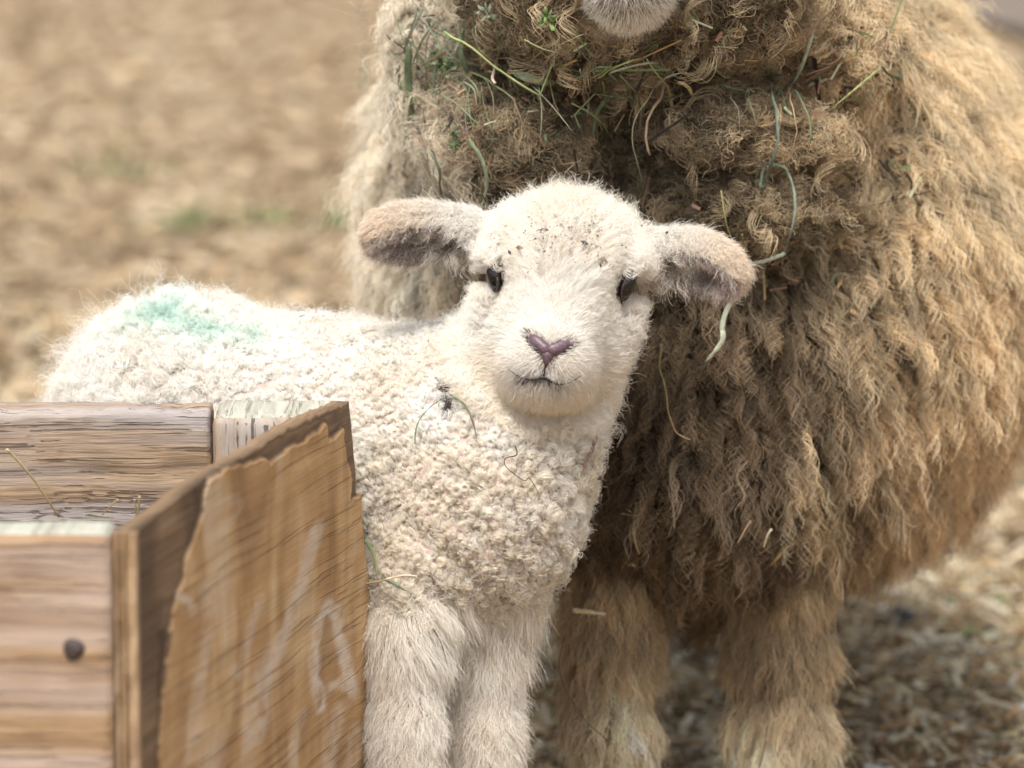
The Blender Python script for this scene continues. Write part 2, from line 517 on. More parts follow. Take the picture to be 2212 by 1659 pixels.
# ================================================================== EWE
ewe_parts = dict(
    barrel=PE(1515, 540, 3.78, 625, 590, 0.55),
    flank=PE(1760, 660, 3.52, 430, 450, 0.30),
    chest=PE(1490, 740, 3.33, 345, 480, 0.185),
    brisket=PE(1480, 1010, 3.31, 300, 180, 0.15),
    shoulder_l=PE(1020, 520, 3.46, 170, 540, 0.17),
    shoulder_r=PE(1835, 540, 3.44, 225, 560, 0.20),
)
ewe_rolls = [
    PE(1115, 295, 3.178, 185, 118, 0.085), PE(1560, 298, 3.172, 250, 74, 0.10),
    PE(1180, 462, 3.20, 170, 85, 0.085), PE(1570, 466, 3.19, 260, 72, 0.095),
    PE(985, 110, 3.25, 110, 200, 0.10), PE(1745, 110, 3.23, 150, 190, 0.11),
]
ewe_ruff = PE(1385, -60, 3.125, 400, 232, 0.115)
ewe_muzzle = PE(1358, -38, 3.03, 90, 92, 0.085)
ewe_head = [PE(1358, -330, 3.10, 150, 330, 0.11), PE(1358, -150, 3.06, 105, 120, 0.09), PE(1358, -480, 3.2, 230, 200, 0.13),
            Ell(Q(1090, -430, 3.16), (0.075, 0.03, 0.02)), Ell(Q(1630, -430, 3.16), (0.075, 0.03, 0.02))]
def ground_under(px, py, d, dz=0.0):
    wv = to_world(Q(px, py, d)); wv[2] = dz; return to_view(wv)
def leg(px0, py0, px1, py1, d, r0, r1, r2):
    a = Q(px0, py0, d); b = Q(px1, py1, d); g = ground_under(px1, py1, d, 0.015)
    k = b + (g - b) * 0.62
    return [Limb([Cap(a, b, r0, r1), Cap(b, k, r1, r2), Cap(k, g, r2, r2 * 1.25)])]
ewe_legs = leg(1325, 1250, 1318, 1560, 3.25, 0.024, 0.021, 0.017) + leg(1682, 1250, 1692, 1570, 3.28, 0.027, 0.023, 0.018) \
    + leg(1330, 1050, 1330, 1200, 4.15, 0.05, 0.03, 0.022) + leg(1700, 1050, 1700, 1200, 4.15, 0.05, 0.03, 0.022)
def F_ewe(p):
    d = None
    for e in ewe_parts.values():
        v = e(p); d = v if d is None else smin(d, v, 0.09)
    rl = None
    for e in ewe_rolls:
        v = e(p); rl = v if rl is None else smin(rl, v, 0.007)
    d = smin(d, rl, 0.018)
    d = smin(d, ewe_ruff(p), 0.008)
    h = ewe_muzzle(p)
    for e in ewe_head: h = smin(h, e(p), 0.03)
    d = np.minimum(d, h) if False else smin(d, h, 0.012)
    body_only = d
    for e in ewe_legs: d = smin(d, e(p), 0.03)
    lump = fbm(p, 16, 40, 2) * 0.009 + vnoise(p, 38, 47) * 0.006
    return d + lump * sstep(0.0, 0.02, h) * sstep(0.05, 0.0, np.abs(d))
lo = np.array([-0.33, -0.62, 2.9]); hi = np.array([0.58, 0.52, 4.45])
ev, eq = surface_nets(F_ewe, lo, hi, 0.009)

WOOL = hair_mat("ewe_wool", root=0.45, translucent=0.15)  # fleece's own dark roots, deepened in colour as shade between the locks
FUR = hair_mat("short_white_hair", root=0.85, translucent=0.3)
ewe_skin = skin_mat("ewe_undercoat", (0.17, 0.125, 0.08), 0.9, 0.3, 60)
ewe_foot = to_world(ground_under(1500, 1400, 3.5))
ewe = empty("ewe", (float(ewe_foot[0]), float(ewe_foot[1]), 0.0),
            "big adult sheep with long matted tan fleece full of hay, standing behind the white lamb", "sheep")
ewe_body = link_mesh("body", to_world(ev), eq, ewe_skin, ewe)

def view_weight(back=0.15, x0=-250, x1=2460, y0=-200, y1=1860):
    def f(c, g):
        facing = -(g * nrm(c)).sum(1)
        wv = sstep(-0.45, 0.05, facing) * (1 - back) + back
        q = pix(c)
        inside = (q[:, 0] > x0) & (q[:, 0] < x1) & (q[:, 1] > y0) & (q[:, 1] < y1)
        return wv * np.where(inside, 1.0, 0.12)
    return f

def chin_mask(p):
    h = np.minimum(ewe_muzzle(p), ewe_head[1](p))
    o = np.minimum.reduce([e(p) for e in ewe_rolls] + [ewe_ruff(p)])
    return sstep(0.004, -0.004, h - o) * (np.abs(ewe_muzzle(p)) < 0.035)
def head_mask(p):
    h = np.minimum.reduce([ewe_muzzle(p)] + [e(p) for e in ewe_head])
    o = np.minimum.reduce([e(p) for e in ewe_rolls] + [ewe_ruff(p)])
    return (h < o) & (pix(p)[:, 1] < 100) & (np.abs(pix(p)[:, 0] - 1358) < 330)
def ewe_leg_mask(p):
    h = np.minimum.reduce([e(p) for e in ewe_legs[:2]])
    o = np.minimum.reduce([e(p) for e in ewe_parts.values()])
    return sstep(-0.004, 0.02, o - h)

def ewe_colour(p, rng):
    """dirty, greyer wool on the chest and throat; cream and tan on the flanks"""
    q = pix(p); x, y = q[:, 0], q[:, 1]
    nz = fbm(p, 14, 61, 3); nz2 = fbm(p, 45, 66, 2)
    xx = x + nz * 140; yy = y + nz * 120
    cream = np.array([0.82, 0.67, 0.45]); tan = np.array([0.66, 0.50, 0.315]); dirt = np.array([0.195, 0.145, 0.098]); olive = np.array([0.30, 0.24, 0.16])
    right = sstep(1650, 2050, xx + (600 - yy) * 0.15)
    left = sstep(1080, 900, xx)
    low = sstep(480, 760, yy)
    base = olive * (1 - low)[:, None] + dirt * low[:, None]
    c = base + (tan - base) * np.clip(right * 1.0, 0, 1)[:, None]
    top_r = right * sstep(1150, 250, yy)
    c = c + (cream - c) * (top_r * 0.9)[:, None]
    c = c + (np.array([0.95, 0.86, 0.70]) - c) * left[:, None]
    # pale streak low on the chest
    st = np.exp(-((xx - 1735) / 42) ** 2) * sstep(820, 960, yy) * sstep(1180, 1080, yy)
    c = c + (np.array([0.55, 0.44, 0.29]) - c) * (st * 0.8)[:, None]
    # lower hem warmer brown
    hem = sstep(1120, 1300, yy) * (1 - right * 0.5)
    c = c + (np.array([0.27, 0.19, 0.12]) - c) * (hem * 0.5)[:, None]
    c = c * np.exp(nz2 * 0.5 + nz * 0.25)[:, None]
    return c

def build_ewe_fleece():
    rng = np.random.default_rng(31)
    p, n = sample_roots(F_ewe, ev, eq, 27000, view_weight(), 32)
    keep = (chin_mask(p) < 0.5) & ~head_mask(p) & (ewe_leg_mask(p) < 0.6)
    p, n = p[keep], n[keep]
    q = pix(p); x, y = q[:, 0], q[:, 1]
    N = len(p)
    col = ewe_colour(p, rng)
    mat_ = sstep(640, 430, y + 60 * rng.normal(size=N)) * sstep(860, 960, x) * sstep(1950, 1750, x)      # matted front
    side = sstep(1600, 1900, x)
    gn = nrm(DOWN + 0.25 * vnoise3(p, 20, 71) + np.array([0.0, 0, 0]))
    swirl = nrm(vnoise3(p, 30, 75))
    flow = gn * (1 - 0.75 * mat_)[:, None] + swirl * (0.75 * mat_ + 0.18)[:, None]
    leftf = sstep(1050, 900, x)
    flow = flow + leftf[:, None] * np.array([-0.25, 0.1, 0])
    L = (0.037 - 0.006 * sstep(1750, 1950, x) * sstep(800, 1100, y) - 0.008 * sstep(950, 1150, y) * sstep(1900, 1750, x)) * (1 - mat_) + 0.017 * mat_
    L = L * np.exp(rng.normal(size=N) * 0.26) * (1 - 0.15 * leftf)
    gath, cl = cluster(p, 7500, 0.38, 34)
    ctint = np.exp(0.22 * rng.normal(size=7500))
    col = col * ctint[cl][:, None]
    groups = [(mat_ > 0.5), (mat_ <= 0.5)]
    P, T, Rr = [], [], []
    K = 14
    for gi, g in enumerate(groups):
        m = g
        kids = 17 if gi == 0 else 17
        pos, li = grow(p[m], n[m], flow[m], L[m], K=K, th0=0.45, th1=(1.6 if gi == 0 else 1.3), fall=(0.15 if gi == 0 else 0.55),
                       amp=np.where(rng.random(m.sum()) < 0.4, 0.0041, 0.0027) * (1.0 if gi == 0 else 1.0),
                       freq=(1.7 if gi == 0 else 2.5), flat=(0.9 if gi == 0 else 0.7), kids=kids,
                       spread=(0.0046 if gi == 0 else 0.0028), clump=(0.40 if gi == 0 else 0.78), jit=(0.22 if gi == 0 else 0.09),
                       frizz=(0.0014 if gi == 0 else 0.0006), len_var=0.16, seed=33 + gi, splay=(0.25 if gi == 0 else 0.03), gather=gath[m])
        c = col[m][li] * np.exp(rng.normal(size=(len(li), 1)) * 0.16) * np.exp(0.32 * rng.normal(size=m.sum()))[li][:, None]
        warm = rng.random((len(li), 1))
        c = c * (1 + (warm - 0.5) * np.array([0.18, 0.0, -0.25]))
        P.append(pos); T.append(c)
    # pale single locks lying over the mats
    s = rng.choice(N, 1500, replace=False)
    s = s[(mat_[s] > 0.2)]
    pos, li = grow(p[s], n[s], swirl[s] * 0.7 + gn[s], 0.040, K=K, th0=0.3, th1=1.6, fall=0.2, amp=0.0055, freq=1.7, flat=0.7, kids=16,
                   spread=0.0022, clump=0.6, jit=0.06, frizz=0.0003, seed=39)
    P.append(pos); T.append(cap(col[s][li] * 1.45, 0.62))
    pos = np.concatenate(P); tint = cap(np.concatenate(T), 0.88)
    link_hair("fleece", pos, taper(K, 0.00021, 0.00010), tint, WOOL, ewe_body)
    # loose fibres that make the outline fuzzy
    p2, n2 = sample_roots(F_ewe, ev, eq, 7000, view_weight(0.1), 41)
    k = (chin_mask(p2) < 0.5) & ~head_mask(p2) & (ewe_leg_mask(p2) < 0.6)
    p2, n2 = p2[k], n2[k]
    pos, li = grow(p2, n2, DOWN + 0.8 * vnoise3(p2, 40, 80), np.where((pix(p2)[:, 1] < 560) & (pix(p2)[:, 0] > 930) & (pix(p2)[:, 0] < 1850), 0.022, 0.036), K=12, th0=0.1, th1=1.2, fall=0.2, amp=0.003, freq=2, kids=3, spread=0.004,
                   clump=0, jit=0.5, frizz=0.0035, len_var=0.35, seed=42)
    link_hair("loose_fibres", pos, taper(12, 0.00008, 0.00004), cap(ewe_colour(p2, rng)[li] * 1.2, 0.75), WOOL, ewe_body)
build_ewe_fleece()

def build_ewe_short():
    rng = np.random.default_rng(51)
    # white muzzle hair
    p, n = sample_roots(F_ewe, ev, eq, 60000, lambda c, g: np.where(chin_mask(c) > 0.3, 1.0, np.where(head_mask(c), 0.03, 0.0)), 52)
    mouth = Q(1358, -70, 2.95)
    pos, li = grow(p, n, p - mouth + 0.004 * rng.normal(size=p.shape), 0.0125, K=6, th0=0.75, th1=1.25, kids=1, spread=0.0, jit=0.12, len_var=0.25, seed=53, clump=0)
    q = pix(p)
    dk = np.exp(-((q[:, 0] - 1350) / 55) ** 2) * sstep(45, -10, q[:, 1])
    fine = (rng.random(len(p)) < 0.015 + 0.3 * dk)
    base = np.where((rng.random(len(p)) < 0.5)[:, None], np.array([[0.90, 0.88, 0.85]]), np.array([[0.80, 0.76, 0.70]]))
    base = np.where(fine[:, None], np.array([[0.12, 0.10, 0.10]]), base)
    link_hair("muzzle_fur", pos, taper(6, 0.00022, 0.00007), base, FUR, ewe_body)
    # shaggy leg hair
    p, n = sample_roots(F_ewe, ev, eq, 2600, lambda c, g: np.where((ewe_leg_mask(c) > 0.45) & (c[:, 2] < 3.6), 1.0, 0.0), 55)
    q = pix(p)
    pos, li = grow(p, n, DOWN + 0.22 * vnoise3(p, 25, 56), 0.029, K=12, th0=0.75, th1=1.4, fall=0.5, amp=0.0022, freq=1.3, flat=0.5, kids=34, spread=0.006,
                   clump=0.6, jit=0.14, frizz=0.0008, len_var=0.25, seed=57)
    nz = fbm(p, 18, 58)
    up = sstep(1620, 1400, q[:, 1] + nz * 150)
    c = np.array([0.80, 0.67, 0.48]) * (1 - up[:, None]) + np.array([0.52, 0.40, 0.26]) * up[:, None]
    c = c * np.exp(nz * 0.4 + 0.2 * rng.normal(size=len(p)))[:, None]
    c = c[li] * np.exp(0.15 * rng.normal(size=(len(li), 1)))
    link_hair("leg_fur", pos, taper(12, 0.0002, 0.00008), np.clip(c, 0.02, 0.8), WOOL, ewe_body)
build_ewe_short()

# ================================================================== LAMB
O = Q(1212, 600, 3.0)
roll = math.radians(-4.5); pit = math.radians(-4); yaw = math.radians(3)
ex = np.array([math.cos(roll), math.sin(roll), 0.0])
ez = nrm(np.array([-math.sin(yaw), math.sin(pit), -1.0]))          # towards the camera
ez = nrm(ez - ex * (ez @ ex)); ey = np.cross(ez, ex)
if ey[1] < 0: ey = -ey
HX = np.stack([ex, ey, ez], 1)
def H(x, y, z): return O + HX @ (np.array([x, y, z], float) * S0)
def HE(x, y, z, rx, ry, rz): return Ell(H(x, y, z), np.array([rx, ry, rz]) * S0, HX)
def HC(a, b, ra, rb): return Cap(H(*a), H(*b), ra * S0, rb * S0)
head_prims = [
    HE(4, -6, -75, 150, 136, 165), HE(4, 48, -50, 142, 70, 125),
    HE(-8, -110, -25, 148, 135, 140), HE(-15, -188, -10, 123, 88, 130),
    HC((0, -45, 40), (-12, -140, 128), 112, 82),
    HE(-16, -182, 125, 88, 55, 75), HE(-16, -222, 98, 80, 48, 72),
    HE(-98, 28, 10, 48, 40, 60), HE(104, 28, 10, 48, 40, 60),
]
def ear(base, tip, mid, up, length, half, sgn):
    a = nrm(tip - base); f = nrm(np.array([sgn * 0.15, -0.35, -1.0])); f = nrm(f - a * (f @ a)); b = np.cross(f, a)
    if b[1] < 0: b = -b
    A = np.stack([a, b, f], 1)
    outer = Ell(mid, np.array([length, half, 40]) * S0, A)
    inner = Ell(mid + A @ (np.array([-6, -22, 22]) * S0), np.array([length * 0.86, half * 0.74, 41]) * S0, A)
    root_ = Cap(base - a * 40 * S0, base + a * 30 * S0, 46 * S0, 40 * S0)
    return outer, inner, root_, A
earL = ear(Q(1020, 500, 3.03), Q(788, 506, 3.01), Q(902, 503, 3.02), None, 116, 62, -1)
earR = ear(Q(1400, 545, 3.03), Q(1618, 612, 3.01), Q(1508, 570, 3.02), None, 108, 67, 1)
body_prims = [
    PE(380, 895, 3.17, 240, 228, 0.085), PE(560, 930, 3.14, 330, 225, 0.085), PE(770, 960, 3.10, 260, 245, 0.09),
    PE(960, 1050, 3.07, 215, 270, 0.085), PE(1048, 1050, 3.05, 150, 200, 0.075), PE(1012, 1170, 3.05, 142, 130, 0.07),
    Cap(Q(1000, 960, 3.08), Q(1145, 760, 3.06), 0.055, 0.045), Cap(Q(1085, 1020, 3.04), Q(1168, 830, 3.03), 0.043, 0.034),
]
lamb_legs = leg(884, 1240, 872, 1570, 2.995, 0.0245, 0.0195, 0.0135) + leg(1048, 1240, 1042, 1570, 3.045, 0.026, 0.0215, 0.0135)
hind_legs = leg(330, 1000, 300, 1330, 3.13, 0.05, 0.024, 0.015) + leg(450, 1000, 430, 1330, 3.22, 0.05, 0.024, 0.015)
knees = [Ell(Q(880, 1600, 2.986), (0.0185, 0.036, 0.0155)), Ell(Q(1044, 1600, 3.040), (0.0205, 0.036, 0.0160))]
def F_face(p):
    d = None
    for e in head_prims:
        v = e(p); d = v if d is None else smin(d, v, 0.016)
    for E in (earL, earR):
        d = smin(d, smin(E[0](p), E[2](p), 0.012), 0.012)
    for E in (earL, earR):
        d = smax(d, -E[1](p), 0.004)
    return d
fold_dir = nrm(np.array([1.0, 0.75, 0.0]))
def F_lamb(p):
    d = F_face(p)
    b = None
    for e in body_prims:
        v = e(p); b = v if b is None else smin(b, v, 0.05)
    for e in lamb_legs + hind_legs:
        b = smin(b, e(p), 0.022)
    for e in knees: b = smin(b, e(p), 0.015)
    # skin folds across the shoulder
    q = (p - Q(1000, 1150, 3.0)) / S0
    u = q[:, 0] * 0.62 + q[:, 1] * 0.78 + 30 * vnoise(p, 14, 91)
    mk = np.exp(-((q[:, 0] / 190) ** 2 + (q[:, 1] / 200) ** 2))
    fold = np.sin(u / 13.0) * 0.0024 * mk * sstep(0.03, 0.0, np.abs(b))
    b = b + fold
    return smin(d, b, 0.014)
lv, lq = surface_nets(F_lamb, np.array([-0.33, -0.44, 2.82]), np.array([0.19, 0.15, 3.32]), 0.0042)
lamb_foot = to_world(ground_under(900, 1500, 3.05))
lamb = empty("lamb", (float(lamb_foot[0]), float(lamb_foot[1]), 0.0),
             "small white curly lamb with green mark on its rump, standing behind the wooden box", "lamb")
lamb_skin = skin_mat("lamb_skin", (0.50, 0.38, 0.33), 0.8, 0.1, 60)
lamb_body = link_mesh("body", to_world(lv), lq, lamb_skin, lamb)
LWOOL = hair_mat("lamb_wool", root=0.85, translucent=0.35)
LFUR = hair_mat("lamb_hair", root=0.88, translucent=0.35, sheen=0.1)

NOSE_L, NOSE_C, NOSE_R, NOSE_B, MOUTH = (1146, 727), (1184, 759), (1230, 742), (1180, 788), (1174, 814)
def surf(F, px, py, lift=0.0, d0=2.6, d1=4.2):
    """point of a surface met when looking at it, moved out along its normal"""
    r = Q(px, py, 1.0); t = d0
    for _ in range(90):
        v = float(F((r * t)[None])[0])
        if abs(v) < 2e-4 or t > d1: break
        t += max(v * 0.8, 1.5e-4) if v > 0 else v
    p = r * t
    return p + grad(F, p[None])[0] * lift
def head_local(p): return ((p - O) @ HX) / S0
face_all = lambda p: np.minimum.reduce([e(p) for e in head_prims])
def body_d(p): return np.minimum.reduce([e(p) for e in body_prims + lamb_legs + hind_legs + knees])
def ear_d(p): return np.minimum(np.minimum(earL[0](p), earR[0](p)), np.minimum(earL[2](p), earR[2](p)) + 0.004)

EYES = [((1074, 597), -1), ((1349, 616), 1)]
eye_pts = [surf(F_lamb, *e[0]) for e in EYES]
nose_curve = [np.array(q) for q in (NOSE_L, NOSE_C, NOSE_R)]
def seg_dist(q, a, b):
    a = np.asarray(a, float); b = np.asarray(b, float); ab = b - a
    h = np.clip(((q - a) @ ab) / (ab @ ab), 0, 1)
    return np.linalg.norm(q - a - h[:, None] * ab, axis=1)
def bare(p):
    """distance in photo units from the hairless nose, mouth line and eyes (only on the front of the head)"""
    q = pix(p)
    d = np.minimum(seg_dist(q, NOSE_L, NOSE_C), seg_dist(q, NOSE_C, NOSE_R)) - 8
    d = np.minimum(d, seg_dist(q, NOSE_C, NOSE_B) - 9)
    d = np.minimum(d, seg_dist(q, NOSE_B, MOUTH) - 3)
    d = np.minimum(d, np.minimum(seg_dist(q, MOUTH, (1130, 815)), seg_dist(q, MOUTH, (1206, 828))) - 4)
    return d
def mouth_d(p):
    q = pix(p)
    return np.minimum(seg_dist(q, MOUTH, (1130, 815)), seg_dist(q, MOUTH, (1206, 828)))
def eye_d(p):
    q = pix(p)
    d1 = np.hypot((q[:, 0] - 1071) / 17, (q[:, 1] - 596) / 28)
    x, y = q[:, 0] - 1353, q[:, 1] - 617
    c, s = math.cos(0.25), math.sin(0.25)
    d2 = np.hypot((x * c + y * s) / 18, (-x * s + y * c) / 30)
    return np.minimum(d1, d2)

def lamb_white(p, rng, warm=0.5):
    nz = fbm(p, 40, 101, 3)
    c = np.array([0.90, 0.87, 0.82]) + np.clip(nz, -1, 1)[:, None] * np.array([0.03, 0.045, 0.07])
    return c
def green_mark(p):
    q = pix(p); nz = fbm(p, 55, 111, 3)
    pts = [(285, 690), (375, 680), (440, 712), (545, 725)]
    d = np.minimum.reduce([seg_dist(q, pts[k], pts[k + 1]) for k in range(3)])
    core = sstep(26, 4, d + nz * 30) * sstep(240, 340, q[:, 0])
    halo = sstep(70, 8, d + nz * 28) * 0.42
    h2 = sstep(30, 5, seg_dist(q, (370, 680), (400, 645)) + nz * 14) * 0.65
    return core, np.maximum(halo, h2)

def build_lamb_fleece():
    rng = np.random.default_rng(121)
    vw = view_weight(0.2, -100, 1400, 500, 1800)
    def wgt(c, g):
        b = body_d(c); f = np.minimum(face_all(c), ear_d(c))
        return vw(c, g) * (b < f)
    p, n = sample_roots(F_lamb, lv, lq, 13500, wgt, 122)
    q = pix(p); x, y = q[:, 0], q[:, 1]
    legm = sstep(1290, 1440, y + 40 * fbm(p, 40, 123) + 30 * rng.normal(size=len(p))) * (y > 1000)
    legm = np.where(body_d(p) < np.minimum.reduce([e(p) for e in lamb_legs + knees]) - 0.002, 0, legm)
    k = legm < 0.5
    pp, nn, qq = p[k], n[k], q[k]
    N = len(pp)
    # three kinds: tight ringlets on side and chest, fluffy rump and back, wispy chest edge
    rump = sstep(620, 380, qq[:, 0])
    wisp = sstep(1180, 1280, qq[:, 0] + 40 * rng.normal(size=N)) + sstep(1230, 1330, qq[:, 1] + 20 * rng.normal(size=N))
    wisp = np.clip(wisp, 0, 1)
    tight = (1 - rump * 0.8) * (1 - wisp)
    flow = nrm(DOWN + 0.9 * vnoise3(pp, 50, 124) + np.array([-0.3, 0, 0]))
    size = 0.68 * np.exp(rng.normal(size=N) * 0.30) * (1 + 0.35 * vnoise(pp, 26, 128))
    pos, li = grow(pp, nn, flow, (0.0058 * tight + 0.012 * (1 - tight)) * size, K=18, th0=0.5 * rng.random(N), th1=0.5 + 0.9 * rng.random(N),
                   amp=(0.0021 * tight + 0.0022 * (1 - tight)) * size, freq=2.3 * tight + 1.6 * (1 - tight), flat=1.0, kids=20,
                   spread=0.0013 * tight + 0.0038 * (1 - tight), clump=0.35, jit=0.10, frizz=0.0002 * tight + 0.0010 * (1 - tight), len_var=0.12,
                   seed=125, ramp_in=0.2)
    c = lamb_white(pp, rng)
    stain = sstep(-0.25, 0.45, fbm(pp, 26, 127)) * sstep(460, 820, qq[:, 0]); low_ = sstep(850, 1250, qq[:, 1]) * 0.7
    c = c * (1 - np.clip(stain * 0.8 + low_, 0, 1)[:, None] * np.array([0.10, 0.145, 0.22]))
    core, halo = green_mark(pp)
    gcol = np.array([0.10, 0.52, 0.42])
    c = c * np.exp(0.06 * rng.normal(size=(N, 1)))
    cs = c[li] * np.exp(0.05 * rng.normal(size=(len(li), 1)))
    rt = pos[:, 6]
    core, halo = green_mark(rt)
    mk = np.clip(np.maximum(core * (0.04 + 0.42 * rng.random(len(rt))), halo * (0.3 + 0.7 * rng.random(len(rt)))), 0, 1)
    front = (rt[:, 2] < 3.3)
    cs = cs + (gcol + (np.array([0.55, 0.82, 0.76]) - gcol) * (1 - core)[:, None] - cs) * (mk * front)[:, None]
    # small dark dung spot caught in the shoulder wool
    dq = pix(rt)
    spot = np.minimum(np.hypot((dq[:, 0] - 966) / 19, (dq[:, 1] - 838) / 17), np.hypot((dq[:, 0] - 967) / 11, (dq[:, 1] - 878) / 19))
    cs = np.where((spot + 0.25 * rng.normal(size=len(rt)) < 0.9)[:, None], cs * np.array([0.16, 0.14, 0.15]), cs)
    link_hair("fleece", pos, taper(18, 0.00016, 0.00011), np.clip(cs, 0.02, 0.92), LWOOL, lamb_body)
    # undercoat fluff and stray fibres
    p2, n2 = sample_roots(F_lamb, lv, lq, 15000, wgt, 131)
    q2 = pix(p2)
    k = ~((q2[:, 1] > 1360))
    p2, n2, q2 = p2[k], n2[k], q2[k]
    rump2 = sstep(620, 300, q2[:, 0])
    pos, li = grow(p2, n2, DOWN + vnoise3(p2, 60, 132), 0.009 + 0.010 * rump2, K=10, th0=0.2, th1=1.0, amp=0.0015, freq=1.5, kids=2, spread=0.002, clump=0,
                   jit=0.4, frizz=0.0016 + 0.0008 * rump2, len_var=0.35, seed=133)
    c2 = lamb_white(p2, rng)[li]
    core, halo = green_mark(pos[:, 5]); mk = np.clip(core * 0.8 + halo * 0.7, 0, 1)
    c2 = c2 + (np.array([0.50, 0.80, 0.73]) - c2) * (mk * 0.6)[:, None]
    dq = pix(pos[:, 5])
    spot = np.minimum(np.hypot((dq[:, 0] - 966) / 19, (dq[:, 1] - 838) / 17), np.hypot((dq[:, 0] - 967) / 11, (dq[:, 1] - 878) / 19))
    c2 = np.where((spot < 1.0)[:, None], c2 * np.array([0.12, 0.10, 0.11]), c2)
    link_hair("undercoat", pos, taper(10, 0.00009, 0.00005), np.clip(c2, 0, 0.92), LWOOL, lamb_body)
    # legs: soft straight hair
    def wl(c, g):
        q = pix(c); lg = np.minimum.reduce([e(c) for e in lamb_legs + knees]); o = np.minimum.reduce([e(c) for e in body_prims])
        return np.where((lg < o + 0.004) & (q[:, 1] + 40 * fbm(c, 45, 139) > 1285), 1.0, 0.0) * (0.3 + 0.7 * sstep(-0.5, 0.1, -(g * nrm(c)).sum(1)))
    p3, n3 = sample_roots(F_lamb, lv, lq, 5200, wl, 135)
    q3 = pix(p3)
    tuft = sstep(1480, 1360, q3[:, 1])
    inner = np.where(q3[:, 0] < 955, 1.0, -1.0)
    fl = DOWN + 0.3 * vnoise3(p3, 35, 136) + (tuft * 0.5 * np.exp(-((q3[:, 0] - 950) / 70) ** 2))[:, None] * np.stack([inner * 0 + 1, inner * 0, inner * 0], 1)
    pos, li = grow(p3, n3, fl, 0.0135 + 0.012 * tuft, K=9, th0=0.85, th1=1.35, amp=0.0012, freq=1.0, flat=0.4, kids=16, spread=0.004, clump=0.45, jit=0.2,
                   frizz=0.0006, len_var=0.25, seed=137, fall=0.2)
    c3 = lamb_white(p3, rng) * np.array([0.98, 0.95, 0.92]); c3 = c3[li] * np.exp(0.07 * rng.normal(size=(len(li), 1)))
    link_hair("leg_fur", pos, taper(9, 0.00011, 0.00005), np.clip(c3, 0, 0.9), LFUR, lamb_body)
build_lamb_fleece()

